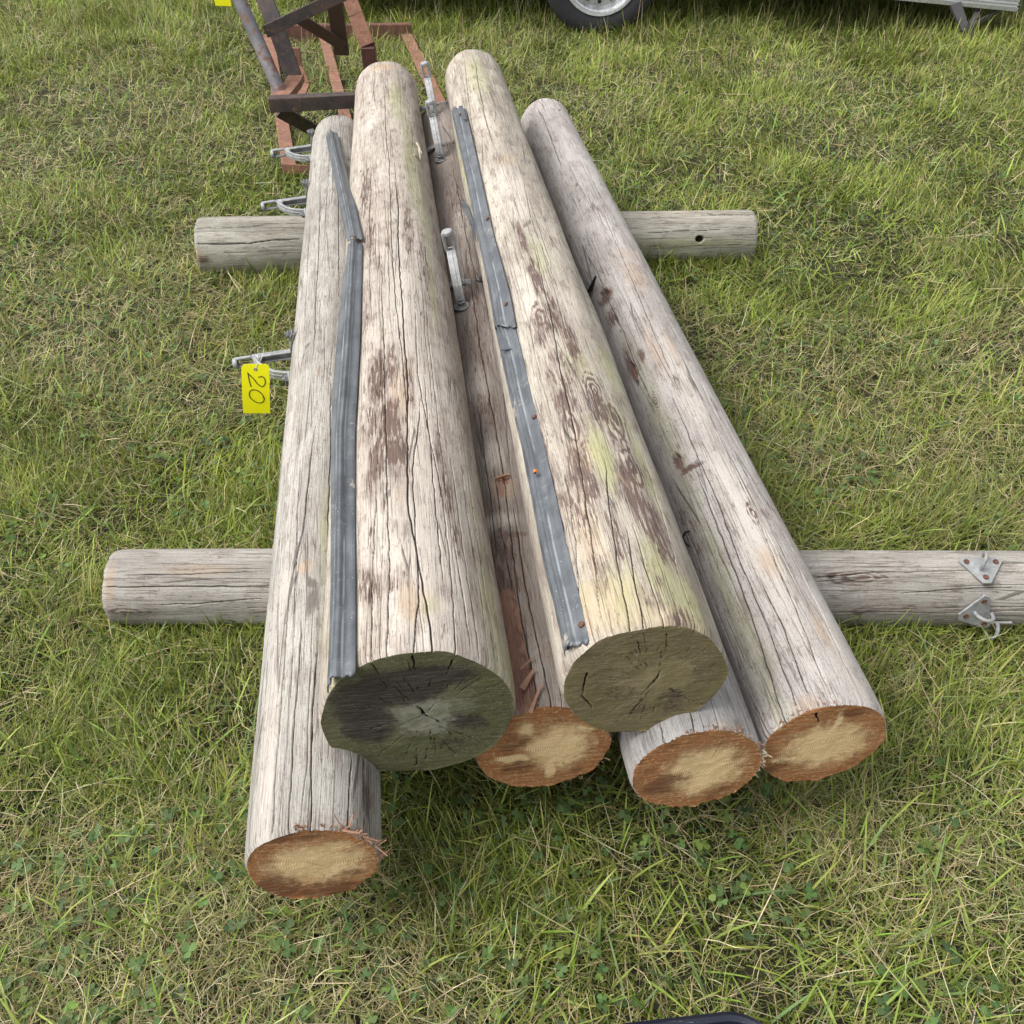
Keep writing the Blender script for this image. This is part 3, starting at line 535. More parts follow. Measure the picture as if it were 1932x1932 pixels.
make_pole('H', H, side['H'], endm['H'], 88, nth=380, nv=560, ncr=50, rough_end=.004, lump=.022,
  paths=(([(202, 1106), (300, 1108), (400, 1108), (500, 1105)], .0020), ([(230, 1085), (330, 1084), (500, 1078)], .0012), ([(300, 1140), (420, 1135), (505, 1130)], .0013), ([(1530, 1090), (1590, 1088), (1650, 1080), (1720, 1078), (1800, 1075), (1925, 1073)], .0016), ([(1700, 1120), (1800, 1112), (1920, 1108)], .0014)),
  stains=(('warm', 380, 1075, .02, .10, .6), ('warm', 206, 1100, .06, .012, .8), ('warm', 500, 1150, .02, .02, .5), ('dark', 1650, 1150, .02, .3, .4)), knots=((235, 1153, .010), (1615, 1090, .014)), ecr=())

# knot of darker wood near the left end of the near cross pole
p, n_, d_ = surf('H', *hit('H', 235, 1153)[:2])
mb = MB(); mb.lathe(p - n_ * .003, n_, [(.0001, .0055), (.006, .0052), (.0105, .004), (.0125, .0)], 18)
mb.build('knot', plain('knot_wood', (.13, .065, .035), .85, 0, .5, 120), H, H.location, True)

# splinters round the ragged sawn ends
def splinters(k, root, n, t0, t1, lmin, lmax, seed, mat=SPLINT, v=.0):
    g = np.random.default_rng(seed); mb = MB()
    for i in range(n):
        th = g.uniform(t0, t1); p, nn, dd = surf(k, th, v + g.uniform(0, .006), -.002)
        tn = np.cross(dd, nn); q = p + (nn * g.uniform(.2, 1.) + dd * g.uniform(-.8, .7) + tn * g.uniform(-.9, .9)) * g.uniform(lmin, lmax)
        mb.bar(p, q, nn + tn * .3, g.uniform(.0015, .004), g.uniform(.0008, .0018), .3)
    mb.build('splinters', mat, root, root.location)
splinters('A', A, 34, R(-5), R(65), .006, .034, 3); splinters('A', A, 14, R(50), R(100), .004, .014, 4)
splinters('D', D, 22, R(20), R(120), .003, .012, 5); splinters('D', D, 30, R(-20), R(20), .004, .018, 6, SPLINT_P)
splinters('E', E_, 12, R(90), R(150), .003, .009, 7); splinters('C', C, 18, R(-60), R(170), .003, .012, 8)
for a, b in (((786, 270), (796, 290)), ((782, 292), (801, 298)), ((790, 280), (793, 300))):
    pa, pb = hit('B', *a, .004)[2], hit('B', *b, .012)[2]; mb = MB(); mb.bar(pa, pb, (1, 0, 0), .006, .004, .3); mb.build('splinter', SPLINT_P, B, B.location)
for a, b, w_ in (((985, 1300), (1008, 1262), .010), ((1000, 1345), (1022, 1290), .006), ((945, 900), (962, 895), .01), ((935, 905), (948, 898), .008), ((982, 1262), (1006, 1240), .004)):
    pa, pb = hit('C', *a, .003)[2], hit('C', *b, .008)[2]; mb = MB(); mb.bar(pa, pb, (1, .2, 0), w_, .003, .4); mb.build('splinter', SPLINT, C, C.location)

# ------------------------------------------------------------------ grey cable guards (hat-section strip)
PROF = [(0, -.006), (.05, .0015), (.16, .0022), (.26, .0035), (.34, .0105), (.42, .0145), (.50, .0120), (.60, .0135), (.68, .0055), (.77, .0035), (.86, .003), (.96, .002), (1., 0)]
def guard(stations, parent, name='cable_guard', endrag=.0, bow=1., prof=PROF, nrm=None, label=None):
    """stations: (left 3D, right 3D, outward normal)"""
    L_, R_, N_ = [np.array([s[i] for s in stations], float) for i in range(3)]
    tt = np.concatenate([[0], np.cumsum(np.linalg.norm(np.diff((L_ + R_) / 2, axis=0), axis=1))]); T2 = np.linspace(0, tt[-1], max(24, int(tt[-1] / .008)))
    def smooth(Q):
        out = np.stack([np.interp(T2, tt, Q[:, i]) for i in range(3)], -1)
        kk = 7; pad = np.pad(out, ((kk, kk), (0, 0)), 'reflect', reflect_type='odd'); ker = np.ones(2 * kk + 1) / (2 * kk + 1)
        return np.stack([np.convolve(pad[:, i], ker, 'valid') for i in range(3)], -1)
    L_, R_, N_ = smooth(L_), smooth(R_), smooth(N_); N_ /= np.linalg.norm(N_, axis=1)[:, None]
    dv = np.gradient((L_ + R_) / 2, axis=0); dv /= np.linalg.norm(dv, axis=1)[:, None]
    us = np.linspace(0, 1, 53); hs = np.interp(us, [p[0] for p in prof], [p[1] for p in prof]) * bow
    hs = np.convolve(np.pad(hs, 2, 'edge'), np.ones(5) / 5, 'valid')
    P = L_[:, None] + (R_ - L_)[:, None] * us[None, :, None] + N_[:, None] * hs[None, :, None]
    P = P + N_[:, None] * (.0012 * (noise(us[None] * 6 + 0 * T2[:, None], T2[:, None] * 22, None, 4) - .5))[..., None]
    rg = endrag * (fbm(us * 9, us * 0, None, 2, 3) - .5) * 2
    P[0] += dv[0] * rg[:, None]; P[-1] -= dv[-1] * (endrag * (fbm(us * 7 + 5, us * 0, None, 3, 3) - .3))[:, None]
    Pb = P - N_[:, None] * .0022
    W = len(us); n = len(T2); V = np.concatenate([P.reshape(-1, 3), Pb.reshape(-1, 3)]); F_ = grid_faces(n, W); F2 = F_[:, ::-1] + n * W
    e = []
    for a in range(n - 1): e += [(a * W, (a + 1) * W, (a + 1) * W + n * W, a * W + n * W), (a * W + W - 1, a * W + W - 1 + n * W, (a + 1) * W + W - 1 + n * W, (a + 1) * W + W - 1)]
    for b in range(W - 1): e += [(b, b + n * W, b + 1 + n * W, b + 1), ((n - 1) * W + b, (n - 1) * W + b + 1, (n - 1) * W + b + 1 + n * W, (n - 1) * W + b + n * W)]
    uv = np.stack(np.broadcast_arrays(us[None] * .05, T2[:, None]), -1).reshape(-1, 2); uv = np.concatenate([uv, uv])
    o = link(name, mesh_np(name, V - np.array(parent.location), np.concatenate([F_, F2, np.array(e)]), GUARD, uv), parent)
    if label: o['label'] = label
    return o
def st_on(k, l, r, off=.004):
    tl, vl, pl = hit(k, *l, off); tr, vr, pr = hit(k, *r, off); _, n, _ = surf(k, (tl + tr) / 2, (vl + vr) / 2); return (pl, pr, n)
f_low = [st_on('F', *q) for q in (((1062, 1236), (1112, 1212)), ((1045, 1150), (1096, 1130)), ((1022, 1065), (1077, 1062)), ((1004, 960), (1053, 955)), ((985, 859), (1032, 859)), ((962, 760), (1006, 758)), ((940, 655), (982, 654)), ((930, 612), (968, 606)))]
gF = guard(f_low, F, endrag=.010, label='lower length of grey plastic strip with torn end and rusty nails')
f_up = [st_on('F', *q, .008) for q in (((932, 620), (973, 618)), ((922, 557), (963, 557)), ((897, 435), (929, 435)), ((878, 337), (908, 337)), ((849, 207), (878, 205)))]
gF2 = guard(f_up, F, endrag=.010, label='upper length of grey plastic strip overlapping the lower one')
def st_valley(l, r, wd, off=.004):
    tr, vr, pr = hit('B', *r, off); rl = ray(*l); O = np.array([0, 0, CAMH]); q = O - pr; b = q @ rl; D = b * b - (q @ q - wd * wd)
    t = -b + (math.sqrt(D) if D > 0 else 0); pl = O + rl * t
    dd = pole_frame('B')[1]; wv = pr - pl; wv = wv - dd * (wv @ dd)
    n = np.cross(dd, wv); n = n if n[2] > 0 else -n; n = n / np.linalg.norm(n); return (pl, pr, n)
b_low = [st_valley(l, r, .052) for l, r in (((614, 1302), (670, 1272)), ((618, 1215), (671, 1205)), ((621, 1122), (671, 1122)), ((621, 1020), (670, 1020)), ((622, 918), (670, 918)), ((622, 820), (669, 818)), ((626, 742), (674, 742)), ((633, 650), (679, 650)), ((643, 550), (682, 550)), ((655, 462), (684, 460)))]
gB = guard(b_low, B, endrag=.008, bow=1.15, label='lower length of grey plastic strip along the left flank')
def st_A(l, r, off=.012):
    sl_ = [hit('A', *q, off)[2] for q in (l, r)]; return (sl_[0], sl_[1], np.array([-.1, -.15, 1.]))
b_up = [st_valley((655, 456), (685, 452), .045, .010), st_valley((641, 392), (671, 390), .045, .010), st_A((627, 322), (654, 322), .022), st_A((614, 255), (636, 250), .014)]
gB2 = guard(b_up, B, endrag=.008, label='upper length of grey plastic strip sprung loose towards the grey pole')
def nails(k, pts, par, root, off=.0075, r=.0048):
    for px, py in pts:
        th, v, p = hit(k, px, py, off); _, n, _ = surf(k, th, v)
        mb = MB(); mb.lathe(p, n, [(.0001, .0026), (r * .6, .0022), (r, .0008), (r, -.003)], 12)
        mb.build('nail', NAIL, par, root.location, True)
nails('F', ((1096, 1178), (1007, 786)), gF, F); nails('F', ((954, 573), (919, 412), (868, 215)), gF2, F, .012)
# curl of torn plastic at the top of the strip, lifted flap on its left and the sliver further down
mb = MB(); a, b, c_ = (hit('F', *q, o_)[2] for q, o_ in (((875, 388), .012), ((892, 425), .010), ((898, 455), .004)))
mb.bar(a + np.array([0, 0, .012]), b, (1, 0, 0), .012, .002, 1); mb.bar(b - (c_ - b) * .05, c_, (1, 0, 0), .012, .002, .2); mb.build('torn_flap', GUARD, gF2, F.location); mb = MB()
a, b = hit('F', 869, 200, .018)[2], hit('F', 877, 226, .016)[2]; mb.bar(a, b, (1, 0, 0), .012, .002, 1); mb.build('torn_flap', GUARD, gF2, F.location); mb = MB()
a, b = hit('F', 938, 618, .016)[2], hit('F', 955, 660, .016)[2]; mb.bar(b, a, (1, 0, 0), .020, .002, .15)
mb.build('torn_flap', GUARD, gF2, F.location)

# ladybird on the lower strip
th, v, p = hit('F', 1009, 889, .0195); _, n, dd = surf('F', th, v)
lb = thing('ladybird', tuple(p), 'tiny orange ladybird sitting on the grey strip of the olive-ended pole', 'ladybird')
mb = MB(); mb.lathe(p - n * .001, n, [(.0001, .0042), (.0020, .0038), (.0036, .0024), (.0043, .0004), (.0043, -.001)], 16)
mb.build('wing_cases', plain('orange_shell', (.55, .14, .02), .25), lb, p, True)
mb = MB(); mb.lathe(p - dd * .0045, n, [(.0001, .0022), (.0014, .0018), (.002, .0), (.002, -.001)], 12); mb.build('head', BLACKP, lb, p, True)

# ------------------------------------------------------------------ steel brackets
def bolt_mb(base, n, r=.010, h=.008, washer=.015):
    m = MB()
    m.lathe(base, n, [(.0001, .003), (washer, .003), (washer + .001, .0015), (washer, 0)], 20)
    m.lathe(base, n, [(r, .003), (r, .003 + h), (r * .8, .003 + h + .0012), (.0001, .003 + h + .0015)], 6)
    m.lathe(base, n, [(r * .55, .004 + h), (r * .5, .009 + h), (.0001, .0095 + h)], 12); return m
X_, Y_, Z_ = np.eye(3)   # local: x across the pole, y along it (away from the brace bolt), z outward
def bracket_parts(pr):
    body = MB()
    ay = .098                                                   # distance of the cross flange from the brace bolt
    # flat brace rising from the foot ring to the head
    path = [np.array([0, -.002, .005]), np.array([0, .003, .020]), np.array([0, .014, .042]), np.array([0, .034, .064]), np.array([0, .060, .082]), np.array([0, .090, .097])]
    for a, b in zip(path[:-1], path[1:]): body.bar(a - (b - a) * .04, b + (b - a) * .04, X_, .023, .008)
    body.tube(path[1:], .0055, 8)
    body.lathe([0, -.014, -.001], Z_, [(.0085, 0), (.0185, 0), (.0195, .003), (.0185, .006), (.0085, .006), (.0085, 0)], 24)
    # horizontal arm (two webs) from flange to head
    for sx in (-1, 1): body.bar([sx * .0085, ay, .004], [sx * .0085, ay, .104], Y_, .018, .004)
    body.bar([0, ay + .005, .004], [0, ay + .005, .102], X_, .019, .005)
    # head: a round-ended fork with a long slot and a domed cap
    z0, z1 = .092, .152
    for sx in (-1, 1): body.tube([[sx * .011, ay - .004, z0 + .012], [sx * .0115, ay - .005, z1 - .006]], .0045, 10)
    body.tube([[sx * .0112 * 1.0, ay - .0045, z0 + .012 - zz] for sx, zz in ((-1, 0), (-.8, .006), (-.4, .010), (0, .0115), (.4, .010), (.8, .006), (1, 0))], .0045, 10)
    body.lathe([0, ay - .002, z0 - .012], Z_, [(.0001, 0), (.0115, .0), (.0125, .006), (.0105, .014)], 20)
    body.lathe([0, ay - .005, z1 - .012], Z_, [(.0120, 0), (.0135, .003), (.0135, .009), (.0120, .0115), (.0001, .0125)], 24)
    # cross flange hugging the pole
    ths = np.linspace(-.56, .56, 15); prev = None
    for t in ths:
        q = np.array([pr * math.sin(t), ay + .004, pr * math.cos(t) - pr + .0035])
        if prev is not None: body.bar(prev, q, Y_, .024, .0055)
        prev = q
    bolts = []
    for t in (-.45, .45):
        n = np.array([math.sin(t), 0, math.cos(t)]); bolts.append(bolt_mb(np.array([pr * n[0], ay + .004, pr * n[2] - pr]) + n * .005, n))
    bolts.append(bolt_mb(np.array([0, -.014, .004]), Z_))
    return body, bolts
def new_bracket(k, root, base, nrm, first):
    c, d, x, z, L, r0, r1 = pole_frame(k); n = np.array(nrm, float); n = n - d * (n @ d); n /= np.linalg.norm(n); xx = np.cross(d, n)
    M = Matrix(((xx[0], d[0], n[0], 0), (xx[1], d[1], n[1], 0), (xx[2], d[2], n[2], 0), (0, 0, 0, 1))); off = np.array(base) - np.array(root.location)
    M.translation = Vector(off)
    if first is None:
        body, bolts = bracket_parts(r0); o = body.build('steel_bracket', GALV, root, bevel=.0012)
        for b in bolts: b.build('bolt', GALV_D, o)
    else:
        o = first.copy(); COL.objects.link(o); o.parent = root
        for ch in list(first.children):
            c2 = ch.copy(); COL.objects.link(c2); c2.parent = o
    o.matrix_local = M; return o
def pole_pt(k, th, v, off=0): return surf(k, R(th), v, off)
BR = None
c_, d_, x_, z_, *_ = pole_frame('C')
for (px, py) in ((862, 578), (820, 306), (808, 226)):
    th, v, P = hit('C', px, py); q, _, _ = surf('C', R(112), v)
    br = new_bracket('C', C, q, z_ + -x_ * .16, BR); BR = BR or br
ca, da, xa, za, *_ = pole_frame('A')
BRA = []
for v in (1.30, 2.24, 2.69):
    q, n, _ = surf('A', R(184), v); BRA.append(new_bracket('A', A, q, -xa * 1. - za * .10, BR))

# triangular ring plates on the near cross pole
def ring_plate(k, root, th, v, rot, label=None, tilt=0.):
    p, n, d = surf(k, th, v, .0015); t = np.cross(d, n)
    u = d * math.cos(rot) + t * math.sin(rot); w_ = np.cross(n, u)
    m = MB(); pts = [(-.042, .020), (.042, .020), (.036, .028), (-.036, .028), (.010, -.036), (-.010, -.036)]
    order = [(-.045, .016), (-.038, .026), (.038, .026), (.045, .016), (.008, -.036), (-.008, -.036)]
    V = [p + u * a + w_ * b + n * hh for hh in (0, .005) for a, b in order]
    m.add(V, [tuple(range(6))[::-1], tuple(range(6, 12))] + [(i, (i + 1) % 6, (i + 1) % 6 + 6, i + 6) for i in range(6)])
    pl = m.build('ring_plate', GALV, root, root.location, bevel=.001)
    r = MB(); cc = p + n * .005 + w_ * .012; r.tube([cc + (u * .35 + w_ * .9) / 1. * .018 * math.cos(a) + n * (.004 + .022 * math.sin(a)) for a in np.linspace(-.15, math.pi + .15, 18)], .0038, 8)
    r.build('ring', GALV, pl, root.location, True)
    for a, b in ((-.030, .014), (.030, .014), (0, -.022)):
        s_ = MB(); s_.lathe(p + u * a + w_ * b + n * .005, n, [(.0001, .0008), (.003, .001), (.0055, .002), (.0062, .0)], 12); s_.build('screw', NAIL, pl, root.location, True)
    return pl
t1, v1_, _ = hit('H', 1852, 1074); ring_plate('H', H, t1, v1_, math.pi if False else 0, None)
t2, v2_, _ = hit('H', 1846, 1132); ring_plate('H', H, t2 - .35, v2_, R(75))
t3, v3_, _ = hit('H', 1872, 1168); ring_plate('H', H, t3 - .30, v3_, 0)

# black strap ends and a black hook on the flank of the right pole
m = MB(); a, b, c2 = hit('E', 1103, 530, .004)[2], hit('E', 1113, 549, .008)[2], hit('E', 1124, 521, .03)[2]
m.bar(a, b, (1, 0, 0), .012, .004, 1); m.bar(b, c2, (1, 0, .2), .014, .003, .3); m.build('strap_end', BLACKP, E_, E_.location)
m = MB(); q = [hit('E', *s_, .008)[2] for s_ in ((1300, 1003), (1293, 1004), (1288, 1014), (1294, 1026), (1300, 1030))]
m.tube(q, .0022, 8); m.build('wire_hook', BLACKP, E_, E_.location, True)

# ------------------------------------------------------------------ yellow number tags
YEL = plain('yellow_tag_plastic', (.90, .86, .006), .45, 0, .03, 20)
INK = plain('black_ink', (.012, .02, .012), .6)
WIRE = plain('pale_wire', (.6, .6, .58), .4)
def number_tag(c, U_, V2, wd, ht, label, text=True):
    """c: top centre; U_: right; V2: downwards"""
    root = thing('number_tag', tuple(c), label, 'tag', 'yellow number tags'); U_, V2 = np.array(U_, float), np.array(V2, float); N = np.cross(V2, U_); N /= np.linalg.norm(N)
    if N[1] > 0: N = -N
    def P(u, v, o=0.): return c + U_ * (u - .5) * wd + V2 * v * ht + N * o
    bend = lambda v: .003 * math.sin(v * 2.6)
    out = [(0, .055), (.12, 0), (.88, 0), (1, .055), (1, 1), (0, 1)]
    m = MB(); rows = np.linspace(0, 1, 15)
    def half(v): return .5 - (.12 * (1 - v / .055) if v < .055 else 0)
    vs = [0, .02, .055] + list(np.linspace(.12, 1, 12)); V = []
    for o in (0, -.0007):
        for v in vs:
            for s_ in (-1, 1): V.append(P(.5 + s_ * half(v), v, o + bend(v)))
    nn = len(vs); F_ = []
    for i in range(nn - 1):
        a = 2 * i; F_ += [(a, a + 1, a + 3, a + 2), (a + 2 * nn, a + 2 + 2 * nn, a + 3 + 2 * nn, a + 1 + 2 * nn), (a, a + 2, a + 2 + 2 * nn, a + 2 * nn), (a + 1, a + 1 + 2 * nn, a + 3 + 2 * nn, a + 3)]
    F_ += [(0, 2 * nn, 1 + 2 * nn, 1), (2 * nn - 2, 2 * nn - 1, 4 * nn - 1, 4 * nn - 2)]
    m.add(V, F_); m.build('tag_card', YEL, root, c)
    m = MB(); m.lathe(P(.5, .10, bend(.1)), N, [(.0018, .0004), (.0022, .0012), (.0042, .0010), (.0045, .0002)], 20); m.build('eyelet', GALV, root, c, True)
    if text:
        def stroke(pts, w_=.0022):
            pts = np.array(pts, float); t = np.arange(len(pts)); tt = np.linspace(0, len(pts) - 1, len(pts) * 7)
            # Catmull-Rom
            Q = []
            for s_ in tt:
                i = min(int(s_), len(pts) - 2); f_ = s_ - i; p0, p1, p2, p3 = pts[max(i - 1, 0)], pts[i], pts[i + 1], pts[min(i + 2, len(pts) - 1)]
                Q.append(.5 * ((2 * p1) + (-p0 + p2) * f_ + (2 * p0 - 5 * p1 + 4 * p2 - p3) * f_ ** 2 + (-p0 + 3 * p1 - 3 * p2 + p3) * f_ ** 3))
            Q3 = [P((q[0] - 512) / 228, (q[1] - 1460) / 390, .0006 + bend((q[1] - 1460) / 390)) for q in Q]; mm = MB()
            for a, b in zip(Q3[:-1], Q3[1:]):
                if np.linalg.norm(b - a) > 1e-6: mm.bar(a - (b - a) * .15, b + (b - a) * .15, np.cross(N, b - a), w_, .0005)
            return mm
        stroke([(648, 1560), (680, 1553), (702, 1572), (704, 1606), (682, 1630), (645, 1612), (610, 1570), (566, 1530), (566, 1530), (574, 1580), (588, 1632)]).build('digit_two', INK, root, c)
        stroke([(694, 1722), (676, 1690), (640, 1662), (598, 1656), (572, 1680), (578, 1716), (612, 1748), (650, 1762), (684, 1752), (694, 1722), (680, 1716)]).build('digit_zero', INK, root, c)
    return root, P
Yt = 1.95
tl, tr_, bl_, br_ = (at_plane(x, y, Yt) for x, y in ((455, 687), (508, 687), (458, 777), (511, 781)))
cT = (tl + tr_) / 2; Uv = (tr_ - tl); Vv = ((bl_ + br_) / 2 - cT)
rt_, P_ = number_tag(cT, Uv / np.linalg.norm(Uv), Vv / np.linalg.norm(Vv), np.linalg.norm(Uv), np.linalg.norm(Vv), 'yellow tag numbered 20, hanging by thin wire from the nearest bracket of the leftmost pole')
m = MB(); eye = P_(.5, .10, .001); top = at_plane(490, 655, Yt + .01)
m.tube([eye, eye + (top - eye) * .35 + np.array([.004, -.003, 0]), top + np.array([-.003, -.006, 0]), top, top + np.array([.006, .012, -.01]), eye + (top - eye) * .5 + np.array([.01, .01, 0]), eye + np.array([.001, .002, 0])], .0007, 6)
m.build('wire_loop', WIRE, rt_, cT, True)

# ------------------------------------------------------------------ rusty steel frame lying behind the stack
fr0 = at_ground(690, 120, 0.)
FR = thing('steel_frame', tuple(fr0), 'rusty welded steel frame lying on the grass behind the far ends of the poles', 'frame')
def part(name, m, mat, bev=.002): return m.build(name, mat, FR, fr0, bevel=bev)
dx, dy = -.235, 1.
def gp(px, py, z=.035): return at_ground(px, py, z)
def rail(p, q, w_=.058, h=.03):
    m = MB(); p, q = np.array(p), np.array(q); p[2] = q[2] = .045; dd = (q - p) / np.linalg.norm(q - p)
    m.bar(p, q, (dd[1], -dd[0], 0), w_, .006); m.bar(p - np.array([0, 0, .016]) + np.array([w_ / 2 - .003, 0, 0]), q - np.array([0, 0, .016]) + np.array([w_ / 2 - .003, 0, 0]), (0, 0, 1), h, .006); return m
pl0, pl1 = gp(546, 318), gp(546, 318) + np.array([dx * 2.03, 2.03, 0])
part('base_rail', rail(pl0, pl1), RUST); part('base_rail', rail(gp(662, 262), gp(610, 68), .052), RUST); part('base_rail', rail(gp(850, 240), gp(767, 68), .062), RUST)
m = MB(); a, b = gp(540, 72, .03), gp(778, 70, .03); m.bar(a + np.array([0, 0, .02]), b + np.array([0, 0, .02]), (0, 0, 1), .09, .006); m.bar(a + np.array([0, .02, .065]), b + np.array([0, .02, .065]), (0, 1, 0), .04, .005); part('base_crossbar', m, metal_mat('brown_rust', (.11, .05, .038), (.16, .075, .05), .8, 0, 25))
m = MB(); a = gp(532, 318, .04); m.bar(a, gp(600, 322, .04), (0, 0, 1), .04, .006); part('base_crossbar', m, RUST)
AP = at_plane
m = MB(); a, b = AP(508, 184, 3.95), AP(690, 176, 3.97); m.bar(a, b, (0, 1, 0), .045, .006); m.bar(a + np.array([0, -.022, -.026]), b + np.array([0, -.022, -.022]), (0, 0, 1), .052, .005); part('front_bar', m, RUST_D)
def strap(pts, wd, th, wdir=(1, 0, 0)):
    m = MB()
    for a, b in zip(pts[:-1], pts[1:]): m.bar(a, b, wdir, wd, th)
    return m
part('lower_side_plate', strap([AP(532, 186, 3.97), AP(553, 160, 4.12), AP(560, 146, 4.2)], .062, .03), RUST)
part('side_member', strap([AP(556, 150, 4.19), AP(524, 60, 4.26), AP(494, -15, 4.34)], .066, .03), RUST_D)
m = MB(); m.tube([AP(534, 186, 4.02), AP(490, 85, 4.12), AP(440, -25, 4.22)], .026, 20); part('pipe', m, RUST_P, 0)
part('cross_member', strap([AP(500, 60, 4.16), AP(660, -16, 4.24)], .012, .046, (0, 1, 0)), RUST_D)
part('side_member', strap([AP(694, 87, 4.3), AP(672, 30, 4.36), AP(646, -40, 4.44)], .060, .034), RUST)
part('leg', strap([AP(694, 86, 4.3), AP(708, 190, 4.35)], .055, .05), metal_mat('maroon_rust', (.09, .035, .03), (.13, .055, .045), .7, 0, 25))
part('brace', strap([AP(528, 210, 3.97), AP(622, 262, 4.12)], .012, .055, (0, 1, 0)), RUST_D)
part('rear_leg', strap([AP(628, -20, 4.75), AP(645, 100, 4.95)], .07, .03), plain('brown_steel', (.075, .045, .035), .7))
part('gusset', strap([AP(548, 25, 4.7), AP(650, 88, 4.9)], .012, .05, (0, 1, 0)), plain('brown_steel_plate', (.07, .042, .033), .7))
part('stop_plate', strap([AP(556, 90, 4.6), AP(560, 125, 4.6), AP(575, 160, 4.55), AP(558, 205, 4.3)], .045, .014), RUST)
Yt = 4.18; tl, tr_ = AP(405, 0, Yt), AP(435, 0, Yt); wd = np.linalg.norm(tr_ - tl); bot = AP(420, 11, Yt)
number_tag(bot + np.array([0, 0, .125]), (1, 0, -.03), (.03, 0, -1.), wd, .125, 'plain yellow tag hanging at the top left from the rusty frame', False)
bpy.data.objects['number_tag.001']['label'] = 'second yellow tag, only its lower edge showing beside the rusty pipe at top'

# ------------------------------------------------------------------ trailer behind
tr0 = np.array([.9, 7.2, 0.])
TR = thing('trailer', tuple(tr0), 'white box trailer parked behind, one steel wheel and support leg in the grass', 'trailer')
WHITE = plain('white_trailer_paint', (.74, .75, .76), .35, 0, .06, 12); ALU = metal_mat('aluminium_trim', (.55, .56, .57), (.68, .69, .7), .35, .8, 60)
HOLE = plain('rim_hole_shade', (.008, .008, .008), .9); CHAS = plain('dark_chassis_steel', (.02, .02, .022), .6); RUBBER = plain('tyre_rubber', (.022, .022, .025), .75, 0, .35, 60, .001)
def tpart(n, m, mat, par=None, sm=False, bev=0): return m.build(n, mat, par or TR, tr0, sm, bev)
m = MB(); m.box((.95, 7.32, 1.41), np.eye(3), (2.35, 1.0, .99)); tpart('body', m, WHITE, bev=.02)
m = MB()
for yy in (6.62, 8.08): m.box((.95, yy, .39), np.eye(3), (2.3, .03, .05))
for xx in (-1.2, -.3, .9, 1.7, 2.9): m.box((xx, 7.35, .395), np.eye(3), (.03, .70, .04))
m.box((.51, 7.35, .33), np.eye(3), (.04, .98, .04)); tpart('chassis', m, CHAS)
m = MB(); m.box((.95, 8.30, .27), np.eye(3), (2.3, .012, .16)); m.box((-1.36, 7.35, .27), np.eye(3), (.012, .93, .14)); tpart('added_shade_panel', m, CHAS)  # dark panels added under the body to block skylight and deepen the shade
WX, WY, WR = AP(1131, 30, 6.12)[0], 6.22, .335
for sy, yy in ((-1, WY), (1, 8.48)):
    m = MB(); pr = [(.225, -.085), (.25, -.095), (.295, -.098), (.322, -.088), (.335, -.07), (.337, 0), (.335, .07), (.322, .088), (.295, .098), (.25, .095), (.225, .085)]
    m.lathe((WX, yy, WR - .012), (0, 1, 0), pr, 64); ty = tpart('tyre', m, RUBBER, sm=True)
    m = MB(); s = sy
    m.lathe((WX, yy, WR - .012), (0, s, 0), [(.226, .084), (.222, .094), (.208, .092), (.203, .078), (.195, .074), (.188, .060), (.180, .035), (.165, .035), (.150, .045), (.12, .048), (.075, .040), (.06, .058), (.0001, .060)], 64)
    rm = tpart('rim', m, ALU, ty, True)
    for i in range(14):
        m = MB(); a = (i + .5) * 2 * math.pi / 14; m.lathe((WX + .155 * math.cos(a), yy + s * .0462, WR - .012 + .155 * math.sin(a)), (0, s, -.0), [(.0001, .001), (.0115, .001), (.0115, -.01)], 16); tpart('rim_hole', m, HOLE, rm)
m = MB(); pr = np.linspace(R(10), R(170), 24)
for a, b in zip(pr[:-1], pr[1:]):
    p, q = (np.array([WX + .40 * math.cos(t), WY, WR + .40 * math.sin(t)]) for t in (a, b)); m.bar(p, q, (0, 1, 0), .24, .006)
tpart('mudguard', m, WHITE)
# low side step / skirt with ribbed aluminium lip, seen at top right
SY = 6.1; a, b = AP(1600, -10, SY), AP(1917, 20.5, SY); a = b + (a - b) * 1.5
up = np.array([0, 0, 1.]); m = MB(); h = .17
m.bar(a + up * h / 2, b + up * h / 2, up, h, .02); sk = tpart('side_skirt', m, WHITE)
m = MB()
for z0, hh, yy in ((.010, .02, -.016), (.034, .006, -.014), (.052, .006, -.014), (.066, .006, -.014), (.12, .02, -.014)): m.bar(a + up * z0 + np.array([0, yy, 0]), b + up * z0 + np.array([0, yy, 0]), up, hh, .008)
tpart('lip', m, ALU, sk)
m = MB(); m.bar(a + np.array([0, .3, .03]), b + np.array([0, .3, .03]), (0, 1, 0), .56, .02); m.cyl(b + np.array([-.02, .06, 0.01]), b + np.array([.03, .03, .005]), .016); tpart('step_floor', m, CHAS, sk)
m = MB(); ft = AP(1822, 66, 5.98); ft[2] = .06
m.bar(AP(1802, 8, 6.08), ft + np.array([-.01, 0, .0]), (1, 0, 0), .062, .02, .7); m.bar(AP(1850, 10, 6.16), ft + np.array([.01, 0, .03]), (1, 0, 0), .026, .012); m.bar(AP(1893, 14, 6.2), ft + np.array([.02, 0, .02]), (0, 0, 1), .024, .012)
m.bar(ft + np.array([0, 0, .03]), np.array([ft[0] + .02, ft[1] - .02, .0]), (1, 0, 0), .035, .02); m.box((ft[0] + .02, ft[1] - .02, .006), np.eye(3), (.06, .05, .006))
tpart('support_leg', m, plain('leg_steel', (.07, .065, .068), .5, .2))

